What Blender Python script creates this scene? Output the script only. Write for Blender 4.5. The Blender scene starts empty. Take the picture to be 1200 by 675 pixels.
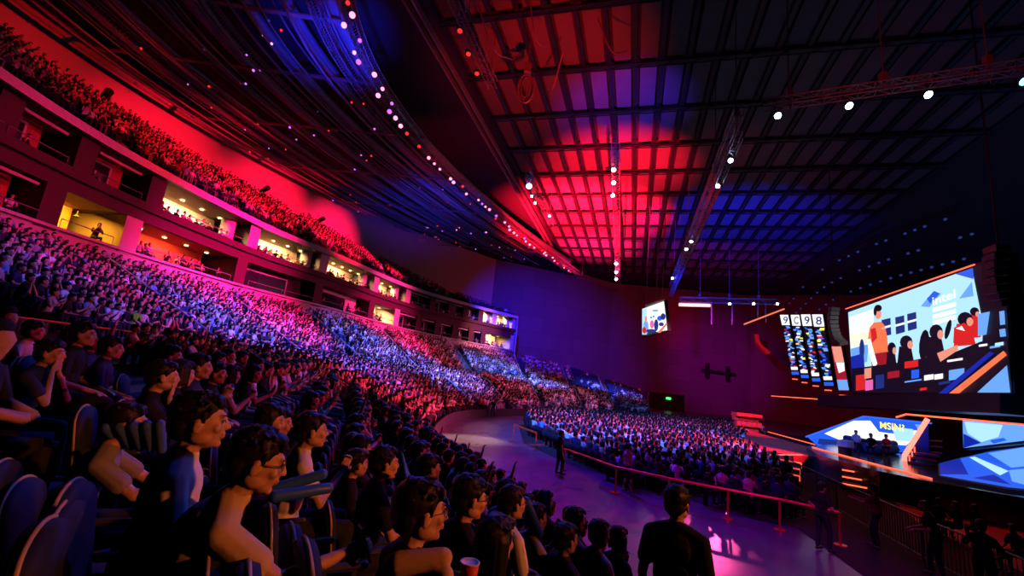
import bpy, math, random
import numpy as np
from mathutils import Vector, Matrix
random.seed(7); RNG = np.random.RandomState(11)
SC = bpy.context.scene
COL = SC.collection
PI = math.pi

# ------------------------------------------------------------------ camera
FPX = 522.0; EYE = 3.7
_up = np.array([270, 2620, -522.0]); _up /= np.linalg.norm(_up)
_fw = np.array([0, 0, -1.0]); _fw = _fw - _up * _fw.dot(_up); _fw /= np.linalg.norm(_fw)
_rt = np.cross(_fw, _up)
def ray(px, py):
    v = np.array([px - 600, 337.5 - py, -FPX]); return np.array([v @ _rt, v @ _fw, v @ _up])
def P(px, py, z):                       # the point of a pixel's ray at height z
    v = ray(px, py); t = (z - EYE) / v[2]; return v * t + [0, 0, EYE]
def PY(px, py, y):                      # ... at distance y ahead
    v = ray(px, py); t = y / v[1]; return v * t + [0, 0, EYE]
def PD(px, py, dep):                    # ... at depth dep along the view axis
    return ray(px, py) / FPX * dep + [0, 0, EYE]
def proj(p):
    w = np.array([p[0], p[1], p[2] - EYE]); c = w[0] * _rt + w[1] * _fw + w[2] * _up
    if c[2] > -0.05: return None
    return 600 + FPX * c[0] / -c[2], 337.5 - FPX * c[1] / -c[2], -c[2]
cd = bpy.data.cameras.new('camera'); cam = bpy.data.objects.new('camera', cd); COL.objects.link(cam)
R = np.array([_rt, _fw, _up])           # rows: world axes in camera coordinates
M = Matrix([[R[i][0], R[i][1], R[i][2], (0, 0, EYE)[i]] for i in range(3)] + [[0, 0, 0, 1]])
cam.matrix_world = M
cd.sensor_fit = 'HORIZONTAL'; cd.sensor_width = 36; cd.lens = FPX / 1200 * 36
cd.clip_start = 0.05; cd.clip_end = 400
SC.camera = cam

# ------------------------------------------------------------------ world, exposure
w = bpy.data.worlds.new('world'); SC.world = w; w.use_nodes = True
w.node_tree.nodes['Background'].inputs[0].default_value = (0.02, 0.03, 0.12, 1)
w.node_tree.nodes['Background'].inputs[1].default_value = 0.01
vs = SC.view_settings; vs.view_transform = 'Standard'; vs.look = 'None'; vs.gamma = 1; vs.exposure = 0.0
vs.use_curve_mapping = False

# ------------------------------------------------------------------ lights
def aim(o, target):
    d = Vector(target) - o.location
    o.rotation_euler = d.to_track_quat('-Z', 'Y').to_euler()
def spot(loc, target, col, power, deg=40, blend=.6, size=.3):
    l = bpy.data.lights.new('spot', 'SPOT'); l.energy = power; l.color = col; l.spot_size = math.radians(deg)
    l.spot_blend = blend; l.shadow_soft_size = size
    o = bpy.data.objects.new('spot_light', l); COL.objects.link(o); o.location = loc; aim(o, target); return o
def area(loc, target, col, power, sx, sy=None, spread=180, parent=None):
    l = bpy.data.lights.new('area', 'AREA'); l.energy = power; l.color = col; l.size = sx
    if sy: l.shape = 'RECTANGLE'; l.size_y = sy
    l.spread = math.radians(spread)
    o = bpy.data.objects.new('area_light', l); COL.objects.link(o); o.location = loc; aim(o, target); return o
RED = (1, .01, .03); PINK = (1, .02, .22); MAG = (1, .03, .45); BLUE = (.02, .09, 1); PUR = (.45, .04, 1); WARM = (1, .42, .12)
SKY = (.10, .28, 1)
# red wash on the upper side wall and the upper tier (from the lighting truss over the floor)
spot((2, 24, 16), (-37, 30, 20.5), (1, .004, .008), 36000, 26, 1)
spot((4, 34, 16), (-37, 41, 20.5), (1, .003, .03), 140000, 25, 1)
spot((4, 42, 16), (-33, 53, 20.5), (1, .003, .045), 170000, 25, 1)
spot((4, 50, 16), (-28, 63, 20), (1, .005, .09), 150000, 24, 1)
# pink on the suite front
spot((8, 34, 17), (-24, 36, 9.0), (1, .004, .20), 170000, 34, 1)
spot((10, 50, 17), (-16, 58, 9), (1, .02, .25), 90000, 34, 1)
spot((14, 60, 17), (-5, 77, 9.5), (1, .25, .40), 50000, 26, 1)
spot((6, 20, 17), (-24, 21, 9), (1, .005, .14), 18000, 34, 1)
# blue wash on the lower stand from the trusses over the floor
spot((2, 18, 21), (-16, 19, 6), BLUE, 19000, 38, 1)
spot((4, 22, 21), (-14, 30, 5), (.015, .09, 1), 105000, 44, 1)
spot((8, 40, 21), (-9, 46, 4), (.06, .15, 1), 190000, 44, 1)
spot((14, 52, 21), (2, 64, 4), (.05, .17, 1), 190000, 40, 1)
spot((16, 60, 21), (18, 74, 3), (.02, .11, 1), 110000, 40, 1)
# magenta cross light on the faces of the stand
spot((20, 24, 12), (-17, 28, 6), (1, .01, .10), 26000, 46, 1)
spot((22, 36, 12), (-8, 50, 4), (1, .06, .22), 32000, 46, 1)
spot((26, 40, 12), (2, 62, 3), (1, .15, .40), 30000, 40, 1)
# floor block: blue from the left, pink and white from the stage
spot((-6, 14, 19), (10, 34, 1), (.03, .12, 1), 120000, 50, 1)
spot((24, 27, 7), (11, 28, 1.5), (1, .03, .08), 36000, 56, .9)
spot((22, 46, 9), (11, 36, 1), (1, .08, .30), 70000, 56, .9)
# purple on the open floor
spot((2, 28, 20), (3, 18, 0), (.10, .01, 1), 22000, 44, 1)
spot((2, 3, 15), (6.2, 12.6, 0), (.55, .004, .50), 10000, 32, 1)
spot((6, 30, 20), tuple(P(553, 515, 0)), (1, .72, .55), 60000, 13, 1)  # added pale spot standing in for the lit boxes' reflection on the floor
# warm stage light on the people close by
spot((14, .5, 7.5), (-.3, 2.6, 2.8), (1, .20, .045), 4200, 20, .9, .25)
spot((16, 12, 8), (-3, 9, 3), (1, .02, .09), 3200, 44, 1)
spot((-2, 22, 16), (-4, 9, 2.6), (.015, .08, 1), 6500, 46, 1)
spot((6, 12, 13), (-.5, 4.5, 2.5), (.02, .07, 1), 950, 44, 1)  # blue fill added to lift the people close by
# back wall
spot((27, 62, 15), (38, 101, 20), (1, .003, .02), 14000, 22, 1)
spot((0, 55, 20), (6, 97, 10), (.003, .010, 1), 80000, 58, 1)
spot((24, 50, 14), (48, 102, 11), (.22, .003, .25), 110000, 30, 1)
spot((30, 60, 12), (62, 96, 7), (.55, .004, .05), 9000, 50, 1)
# ceiling panels
spot((9, 50, 8), (9, 60, 28), (1, .004, .03), 700000, 66, 1)
spot((4, 20, 8), (1, 31, 28), (1, .01, .01), 22000, 50, 1)
spot((20, 46, 8), (30, 60, 28), (.004, .01, 1), 55000, 70, 1)
spot((15, 66, 6), (14, 76, 28), (1, .01, .12), 240000, 44, 1)
spot((10, 24, 10), (8, 35, 28), (.10, .02, 1), 26000, 36, 1)
spot((10, 36, 8), (10, 46, 28), (1, .004, .03), 150000, 50, 1)
# catwalks over the stand
spot((-9, 22, 15), (-14.5, 28, 26), (.003, .02, 1), 22000, 40, 1)
spot((-6, 44, 14), (-11, 56, 25), (.01, .03, 1), 16000, 60, 1)
spot((-20, 32, 16), (-26, 46, 25), (1, .01, .05), 1100, 80, 1)
spot((-2, 34, 16), (-7, 46, 25), (1, .01, .07), 4500, 60, 1)
spot((-6, 14, 14), (-10, 24, 24), (1, .01, .08), 1300, 60, 1)
# right-hand trusses and the pit before the stage
spot((9, 9, 17), (19, 20, 19.6), RED, 1700, 50, 1)
spot((8, 26, 14), (14.5, 34, 18.5), RED, 4200, 50, 1)
spot((20, 24, 12), (15, 16, 0), (1, .012, .008), 1500, 56, 1)
spot((24, 38, 12), (23, 44, 0), (1, .012, .01), 7000, 60, 1)
SC.cycles.diffuse_bounces = 0; SC.cycles.max_bounces = 4
#@@LIGHTS_END

# ------------------------------------------------------------------ materials
MATS = {}
def mat(name, col, rough=.6, metal=0, emit=None, power=0, vary=.25, scale=6, spec=.5, objcol=False, attr=None):
    if name in MATS: return MATS[name]
    m = bpy.data.materials.new(name); m.use_nodes = True; nt = m.node_tree; b = nt.nodes['Principled BSDF']
    b.inputs['Roughness'].default_value = rough; b.inputs['Metallic'].default_value = metal
    b.inputs['Specular IOR Level'].default_value = spec
    if emit is not None:
        b.inputs['Base Color'].default_value = (*[c * .1 for c in emit], 1)
        b.inputs['Emission Color'].default_value = (*emit, 1); b.inputs['Emission Strength'].default_value = power
        MATS[name] = m; return m
    n = nt.nodes.new('ShaderNodeTexNoise'); n.inputs['Scale'].default_value = scale; n.inputs['Detail'].default_value = 3
    tc = nt.nodes.new('ShaderNodeTexCoord'); nt.links.new(tc.outputs['Object'], n.inputs['Vector'])
    mr = nt.nodes.new('ShaderNodeMapRange'); mr.inputs[3].default_value = 1 - vary; mr.inputs[4].default_value = 1 + vary
    nt.links.new(n.outputs['Fac'], mr.inputs[0])
    mx = nt.nodes.new('ShaderNodeVectorMath'); mx.operation = 'SCALE'
    if objcol:
        oi = nt.nodes.new('ShaderNodeObjectInfo'); nt.links.new(oi.outputs['Color'], mx.inputs[0])
    elif attr:
        a = nt.nodes.new('ShaderNodeAttribute'); a.attribute_name = attr; nt.links.new(a.outputs['Color'], mx.inputs[0])
    else:
        mx.inputs[0].default_value = col
    nt.links.new(mr.outputs[0], mx.inputs['Scale']); nt.links.new(mx.outputs[0], b.inputs['Base Color'])
    MATS[name] = m; return m
SKIN = mat('skin', (.62, .36, .25), .55, vary=.08)
SKIN2 = mat('skin_tan', (.50, .28, .19), .55, vary=.08)
HAIR = mat('black_hair', (.012, .010, .010), .5, scale=60, vary=.5, spec=.3)
SHIRT = mat('shirt_cloth', None, .85, objcol=True, vary=.12, scale=14, spec=.2)
TROUS = mat('trouser_cloth', (.03, .035, .05), .9, spec=.2)
SHOE = mat('shoe_rubber', (.05, .05, .05), .6)
CROWD = mat('crowd_colours', None, .8, attr='col', vary=.15, spec=.2)
BLACK = mat('black_metal', (.02, .02, .022), .5, .3)
TRUSS = mat('truss_metal', (.28, .28, .29), .45, .3, vary=.3, scale=3)
DUCT = mat('galvanised_duct', (.35, .36, .4), .35, .4, vary=.3, scale=2)
CONC = mat('stand_concrete', (.10, .10, .11), .85, scale=2)
SEATM = mat('seat_fabric', (.01, .018, .05), .75, vary=.2, scale=30)
SEATP = mat('seat_plastic', (.05, .05, .06), .4)
PIPE_O = mat('seat_piping', (.5, .38, .22), .5)  # orange light caught by the seat edges, put into a colour

# ------------------------------------------------------------------ mesh helpers
class G:
    """collects vertices and faces"""
    def __init__(s): s.v = []; s.f = []; s.m = []
    def add(s, v, f, mi=0):
        o = len(s.v); s.v += [tuple(map(float, p)) for p in v]; s.f += [tuple(i + o for i in q) for q in f]; s.m += [mi] * len(f); return s
    def hexa(s, c8, mi=0):
        return s.add(c8, [(0, 3, 2, 1), (4, 5, 6, 7), (0, 1, 5, 4), (1, 2, 6, 5), (2, 3, 7, 6), (3, 0, 4, 7)], mi)
    def box(s, c, d, rot=None, mi=0, bev=0):
        hx, hy, hz = d[0] / 2, d[1] / 2, d[2] / 2
        v = [(-hx, -hy, -hz), (hx, -hy, -hz), (hx, hy, -hz), (-hx, hy, -hz), (-hx, -hy, hz), (hx, -hy, hz), (hx, hy, hz), (-hx, hy, hz)]
        if rot is not None: v = [tuple(rot @ Vector(p)) for p in v]
        return s.hexa([(p[0] + c[0], p[1] + c[1], p[2] + c[2]) for p in v], mi)
    def bar(s, a, b, w, h=None, mi=0):          # square bar from a to b
        a, b = Vector(a), Vector(b); h = h or w; d = (b - a)
        if d.length < 1e-6: return s
        d.normalize(); u = d.cross(Vector((0, 0, 1)))
        if u.length < 1e-3: u = d.cross(Vector((0, 1, 0)))
        u.normalize(); n = u.cross(d); u *= w / 2; n *= h / 2
        return s.hexa([a - u - n, a + u - n, b + u - n, b - u - n, a - u + n, a + u + n, b + u + n, b - u + n], mi)
    def tube(s, pts, r, n=8, mi=0):
        pts = [Vector(p) for p in pts]; rings = []
        rr = r if hasattr(r, '__len__') else [r] * len(pts); u = None
        for i, p in enumerate(pts):
            d = (pts[min(i + 1, len(pts) - 1)] - pts[max(i - 1, 0)]).normalized()
            if u is None:
                u = d.cross(Vector((0, 0, 1)));  u = u if u.length > .05 else d.cross(Vector((0, 1, 0)))
            u = (u - d * u.dot(d)).normalized(); n2 = d.cross(u)
            rings.append([p + (u * math.cos(2 * PI * k / n) + n2 * math.sin(2 * PI * k / n)) * rr[i] for k in range(n)])
        v = [q for r_ in rings for q in r_]; f = []
        for i in range(len(pts) - 1):
            for k in range(n): f.append((i * n + k, i * n + (k + 1) % n, (i + 1) * n + (k + 1) % n, (i + 1) * n + k))
        f.append(tuple(range(n))[::-1]); f.append(tuple((len(pts) - 1) * n + k for k in range(n)))
        return s.add(v, f, mi)
    def lathe(s, prof, c=(0, 0, 0), n=16, rot=None, mi=0):   # prof: (r, z) pairs
        v = []
        for r, z in prof:
            for k in range(n):
                p = Vector((r * math.cos(2 * PI * k / n), r * math.sin(2 * PI * k / n), z))
                if rot is not None: p = rot @ p
                v.append(p + Vector(c))
        f = []
        for i in range(len(prof) - 1):
            for k in range(n): f.append((i * n + k, i * n + (k + 1) % n, (i + 1) * n + (k + 1) % n, (i + 1) * n + k))
        f.append(tuple(range(n))[::-1]); f.append(tuple((len(prof) - 1) * n + k for k in range(n)))
        return s.add(v, f, mi)
    def ell(s, c, r, rot=None, nu=14, nv=9, mi=0):
        v = []; f = []
        c = Vector(c); r = (r, r, r) if not hasattr(r, '__len__') else r
        for i in range(nv + 1):
            t = PI * i / nv
            for k in range(nu):
                a = 2 * PI * k / nu
                p = Vector((r[0] * math.sin(t) * math.cos(a), r[1] * math.sin(t) * math.sin(a), r[2] * math.cos(t)))
                if i in (0, nv): p = Vector((0, 0, p.z)) + Vector((r[0] * .02 * math.cos(a), r[1] * .02 * math.sin(a), 0))
                if rot is not None: p = rot @ p
                v.append(p + c)
        for i in range(nv):
            for k in range(nu): f.append((i * nu + k, (i + 1) * nu + k, (i + 1) * nu + (k + 1) % nu, i * nu + (k + 1) % nu))
        f.append(tuple(range(nu))); f.append(tuple(nv * nu + k for k in range(nu))[::-1])
        return s.add(v, f, mi)
    def cap(s, a, ra, b, rb, n=10, mi=0):       # tapered capsule
        a, b = Vector(a), Vector(b); d = (b - a); L = d.length
        if L < 1e-6: return s.ell(a, ra)
        d.normalize(); pts = []; rr = []
        for t in (0.05, .3, .6, .85): pts.append(a - d * ra * math.cos(t * PI / 2)); rr.append(ra * math.sin(t * PI / 2))
        pts += [a, b]; rr += [ra, rb]
        for t in (.85, .6, .3, .05): pts.append(b + d * rb * math.cos(t * PI / 2)); rr.append(rb * math.sin(t * PI / 2))
        return s.tube(pts, rr, n, mi)
    def xf(s, M):
        s.v = [tuple(M @ Vector(p)) for p in s.v]; return s
    def mesh(s, name, mats, smooth=False):
        me = bpy.data.meshes.new(name); me.from_pydata(s.v, [], s.f); me.update()
        for m in (mats if isinstance(mats, (list, tuple)) else [mats]): me.materials.append(m)
        me.polygons.foreach_set('material_index', s.m)
        if smooth: me.polygons.foreach_set('use_smooth', [True] * len(s.f))
        return me
def link(name, me, parent=None, loc=None):
    o = bpy.data.objects.new(name, me); COL.objects.link(o)
    if parent is not None: o.parent = parent
    if loc is not None: o.location = loc
    return o
def tag(o, label=None, cat=None, group=None, kind=None):
    if label: o['label'] = label
    if cat: o['category'] = cat
    if group: o['group'] = group
    if kind: o['kind'] = kind
    return o
def thing(name, label, cat, loc=(0, 0, 0), group=None):
    o = bpy.data.objects.new(name, None); o.empty_display_size = .1; COL.objects.link(o); o.location = loc
    return tag(o, label, cat, group)
def part(name, g, m, parent, smooth=False, label=None):
    me = g.mesh(name, m, smooth); l = parent.location
    if l.length > 0: me.transform(Matrix.Translation(-l))       # built in world coordinates
    o = link(name, me, parent); 
    if label: o['label'] = label
    return o
def struct(name, g, m, smooth=False):
    return tag(link(name, g.mesh(name, m, smooth)), kind='structure')
def catmull(pts, n):
    pts = [np.array(p, float) for p in pts]; out = []
    for i in range(len(pts) - 1):
        p0 = pts[i - 1] if i else 2 * pts[0] - pts[1]; p1, p2 = pts[i], pts[i + 1]
        p3 = pts[i + 2] if i + 2 < len(pts) else 2 * p2 - p1
        for t in np.linspace(0, 1, n, endpoint=False):
            out.append(.5 * (2 * p1 + (p2 - p0) * t + (2 * p0 - 5 * p1 + 4 * p2 - p3) * t * t + (3 * p1 - p0 - 3 * p2 + p3) * t ** 3))
    out.append(pts[-1]); return np.array(out)
def ordn(n):
    T = 'first second third fourth fifth sixth seventh eighth ninth tenth eleventh twelfth thirteenth fourteenth fifteenth sixteenth seventeenth eighteenth nineteenth twentieth'.split()
    tens = {2: 'twenty', 3: 'thirty', 4: 'forty', 5: 'fifty', 6: 'sixty'}
    if n <= 20: return T[n - 1]
    return tens[n // 10] + ('-' + T[n % 10 - 1] if n % 10 else '')

# ------------------------------------------------------------------ the bowl: edge of the floor E, wall under the boxes W, back of the upper tier U, side wall top R
EN = [(4.2, -1.5), (3.2, 3), (1.4, 8.5), (-1.2, 14.5), (-3.0, 20), (-3.8, 27), (-3.5, 35), (-.9, 41.5), (4.2, 48.5), (11.5, 55), (19.5, 59.5)]
WN = [(-18.5, -2), (-22, 8), (-24, 17), (-24.6, 24), (-24.2, 30), (-22.8, 39), (-19.6, 47.5), (-13.2, 65), (1.4, 83), (14, 88), (26.5, 86)]
ZT = [7.3, 7.3, 7.3, 7.3, 7.3, 7.3, 7.3, 7.3, 7.2, 5.8, 2.8]
NS = 12
EP = catmull(EN, NS); WP = catmull(WN, NS); ZP = np.interp(np.arange(len(EP)) / NS, range(len(ZT)), ZT)
NROW = 27
def row_z(i, k):                       # height of the tread of row i at sample k
    zt = ZP[k]
    if i <= 6: a = .42 + .30 * i
    elif i <= 13: a = 2.22 + .10 * (i - 6)
    else: a = 2.92 + (7.3 - 2.92) * (i - 13) / (NROW - 14)
    return .42 + (a - .42) * (zt - .42) / (7.3 - .42)
def row_pts(f):                         # plan polyline at fraction f of the way up
    return EP * (1 - f) + WP * f
K = len(EP)
g = G()
for i in range(NROW):
    a = row_pts(i / NROW); b = row_pts((i + 1) / NROW)
    v = []; 
    for k in range(K):
        z = row_z(i, k); zb = row_z(i - 1, k) if i else 0.0
        v += [(a[k][0], a[k][1], zb), (a[k][0], a[k][1], z), (b[k][0], b[k][1], z)]
    f = []
    for k in range(K - 1):
        f += [(3 * k, 3 * k + 3, 3 * k + 4, 3 * k + 1), (3 * k + 1, 3 * k + 4, 3 * k + 5, 3 * k + 2)]
    g.add(v, f)
k = K - 1                              # the open end of the stand is closed by a side wall
pts = [(EP[k][0], EP[k][1], 0)]
for i in range(NROW):
    p = EP[k] * (1 - i / NROW) + WP[k] * (i / NROW); q = EP[k] * (1 - (i + 1) / NROW) + WP[k] * ((i + 1) / NROW); z = row_z(i, k)
    g.add([(p[0], p[1], -.02), (q[0], q[1], -.02), (q[0], q[1], z), (p[0], p[1], z)], [(0, 1, 2, 3)])
struct('floor_stepped_stand', g, CONC)

# arena floor
fl = mat('floor_vinyl', (.10, .085, .12), .22, vary=.75, scale=.45, spec=.6)
nt = fl.node_tree; nz = nt.nodes.new('ShaderNodeTexNoise'); nz.inputs['Scale'].default_value = .9; nz.inputs['Detail'].default_value = 6
tc = nt.nodes.new('ShaderNodeTexCoord'); mp = nt.nodes.new('ShaderNodeMapping'); mp.inputs['Scale'].default_value = (.5, 1.6, 1)
nt.links.new(tc.outputs['Object'], mp.inputs[0]); nt.links.new(mp.outputs[0], nz.inputs['Vector'])
mr = nt.nodes.new('ShaderNodeMapRange'); mr.inputs[3].default_value = .20; mr.inputs[4].default_value = .42
nt.links.new(nz.outputs['Fac'], mr.inputs[0]); nt.links.new(mr.outputs[0], nt.nodes['Principled BSDF'].inputs['Roughness'])
struct('floor', G().add([(-60, -30, 0), (110, -30, 0), (110, 130, 0), (-60, 130, 0)], [(0, 1, 2, 3)]), fl)
# dark carpet from the edge of the shiny floor to the stage pit
cut = [P(1012, 675, 0), P(930, 618, 0), P(866, 597, 0)]
cp = [(9.0, -5), (8.75, 11.0), (9.6, 14.9), (8.2, 15.6), (3.4, 22.0), (1.6, 27), (1.6, 37), (8, 46), (26, 58), (60, 60), (60, -5)]
struct('floor_carpet', G().add([(x, y, .012) for x, y in cp], [tuple(range(len(cp)))[::-1]]), mat('dark_carpet', (.012, .011, .012), .95, vary=.4, scale=30))

# low front wall of the stand with a metal strip on top
g = G()
for k in range(K - 1):
    a, b = EP[k], EP[k + 1]
    g.hexa([(a[0] + .30, a[1], 0), (b[0] + .30, b[1], 0), (b[0] + .38, b[1], 0), (a[0] + .38, a[1], 0), (a[0] + .30, a[1], .7), (b[0] + .30, b[1], .7), (b[0] + .38, b[1], .7), (a[0] + .38, a[1], .7)])
struct('wall_stand_front', g, mat('navy_wall_panel', (.008, .01, .02), .6))

# ------------------------------------------------------------------ boxes: two storeys of suites on the wall line W
WF = catmull(WN[:9], 40)              # finer
cum = np.concatenate([[0], np.cumsum(np.hypot(*np.diff(WF, axis=0).T))])
def wpos(s):                           # plan point and inward normal (away from the hall) at arc length s
    x = np.interp(s, cum, WF[:, 0]); y = np.interp(s, cum, WF[:, 1])
    x2 = np.interp(s + .3, cum, WF[:, 0]); y2 = np.interp(s + .3, cum, WF[:, 1]); x1 = np.interp(s - .3, cum, WF[:, 0]); y1 = np.interp(s - .3, cum, WF[:, 1])
    t = np.array([x2 - x1, y2 - y1]); t /= np.linalg.norm(t); return np.array([x, y]), np.array([-t[1], t[0]]), t
SS = np.linspace(0, cum[-1] - .3, 1200)
_px = []
for s in SS:
    p, n, t = wpos(s); q = proj((p[0], p[1], 14.5)); _px.append(q[0] if q else -999)
_px = np.array(_px)
def s_at(px): return float(np.interp(px, _px, SS))
SEND = cum[-1] - .3
def zlow(s): return 9.0 - .55 * max(0, (s - 50) / (SEND - 50)) ** 1   # sill line falls a little toward the far end
wallw = mat('suite_plaster', (.62, .55, .52), .6, vary=.08)
wallp = mat('suite_parapet', (.55, .42, .46), .5, vary=.1)
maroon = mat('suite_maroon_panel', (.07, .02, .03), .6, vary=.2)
def strip(g, s0, s1, off0, z0, off1, z1, zf=None, n=None):
    """ruled strip along the wall line from s0 to s1; offsets go away from the hall"""
    n = n or max(2, int((s1 - s0) / 1.5)); v = []; f = []
    for s in np.linspace(s0, s1, n + 1):
        p, nn, t = wpos(s); dz = zlow(s) - 9.0
        for o, z, low in ((off0, z0, z0 < 11.5), (off1, z1, z1 < 11.5)):
            q = p + nn * o; v.append((q[0], q[1], z + (dz if low else 0)))
    for k in range(n): f.append((2 * k, 2 * k + 2, 2 * k + 3, 2 * k + 1))
    g.add(v, f); return g
def beam(g, s0, s1, o0, o1, z0, z1):
    for a in ((o0, z0, o0, z1), (o0, z1, o1, z1), (o1, z1, o1, z0), (o1, z0, o0, z0)): strip(g, s0, s1, *a)
    for s in (s0, s1):
        p, nn, t = wpos(s); dz = zlow(s) - 9.0
        q = [(p + nn * o, z + (dz if z < 11.5 else 0)) for o, z in ((o0, z0), (o1, z0), (o1, z1), (o0, z1))]
        g.add([(a[0], a[1], z) for a, z in q], [(0, 1, 2, 3)])
    return g
DEP = 4.2
g = G(); beam(g, 0, SEND, -.02, .25, 5.0, 9.0); beam(g, 0, SEND, -.25, .3, 8.9, 9.06)
struct('wall_suite_parapet', g, wallp)
g = G(); beam(g, 0, SEND, 0, DEP, 11.15, 11.85); struct('floor_suite_upper_storey', g, maroon)
g = G(); beam(g, 0, SEND, -.35, .05, 11.85, 12.35); struct('trim_suite_balcony', g, maroon)
g = G(); beam(g, 0, SEND, 0, DEP, 8.55, 8.8); struct('floor_suite_lower_storey', g, maroon)
g = G(); beam(g, 0, SEND, -.5, DEP, 14.32, 14.6); struct('ceiling_suites', g, wallw)
g = G(); beam(g, 0, SEND, -.7, -.45, 14.3, 14.78); struct('trim_upper_tier_edge', g, mat('ledge_paint', (.75, .6, .68), .45))
g = G(); beam(g, 0, SEND, DEP, DEP + .2, 8.0, 14.6); struct('wall_suite_back', g, mat('suite_back_wall', (.30, .12, .10), .7))
g = G()
for sgn in (0,):
    p, nn, t = wpos(SEND); 
    for z0, z1 in ((8.2, 14.6),):
        a = p - nn * .5; b = p + nn * 9; g.hexa([(a[0], a[1], z0), (b[0], b[1], z0), (b[0] + t[0] * .3, b[1] + t[1] * .3, z0), (a[0] + t[0] * .3, a[1] + t[1] * .3, z0), (a[0], a[1], z1), (b[0], b[1], z1), (b[0] + t[0] * .3, b[1] + t[1] * .3, z1), (a[0] + t[0] * .3, a[1] + t[1] * .3, z1)])
struct('wall_suite_end', g, wallw)

def fin(s, z0, z1, style):            # dividing wall between two boxes: reaches from the front edge to the back wall
    g = G(); p, nn, t = wpos(s); w2 = 1.15 if style != 'thin' else .35
    dz = (zlow(s) - 9) if z0 < 11 else 0
    a0 = p - nn * .1; b0 = p + nn * DEP
    # splayed in plan: wide at the front, thin at the back
    c = [(a0 - t * w2 * .5), (a0 + t * w2 * .5), (b0 + t * .12), (b0 - t * .12)]
    g.hexa([(q[0], q[1], z0 + dz) for q in c] + [(q[0], q[1], z1) for q in c])
    return g
# bays: (left px, right px, kind) measured along the upper ledge
UP = [(-40, 14, 'dark'), (20, 88, 'red'), (124, 172, 'red'), (202, 288, 'gold'), (312, 374, 'gold'), (388, 438, 'gold'), (446, 474, 'gold'), (484, 506, 'door'), (510, 528, 'door'), (531, 545, 'door'), (548, 562, 'dark'), (566, 579, 'gold'), (581, 601, 'gold')]
LO = [(-60, 75, 'red'), (100, 156, 'amber'), (190, 284, 'lounge'), (304, 376, 'dark'), (386, 436, 'pink'), (446, 466, 'gold'), (474, 492, 'door'), (499, 514, 'door'), (520, 533, 'door'), (541, 553, 'door'), (558, 568, 'door'), (571, 598, 'gold')]
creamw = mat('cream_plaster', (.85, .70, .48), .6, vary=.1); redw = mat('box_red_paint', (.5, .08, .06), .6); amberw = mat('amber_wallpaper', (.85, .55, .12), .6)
lampm = mat('warm_lamp_glow', None, emit=(1, .62, .22), power=9)
stripm = mat('pink_led_glow', None, emit=(1, .12, .25), power=3)
glassdark = mat('dark_glass', (.02, .02, .03), .15)
names = {'gold': 'brightly lit cream hospitality box', 'amber': 'amber lit hospitality box with pendant lamps', 'lounge': 'red lounge box with warm downlights', 'red': 'dim red hospitality box', 'dark': 'unlit hospitality box', 'pink': 'pink washed hospitality box', 'door': 'closed hospitality box with a framed window'}
BAY_FRONT = []
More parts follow.
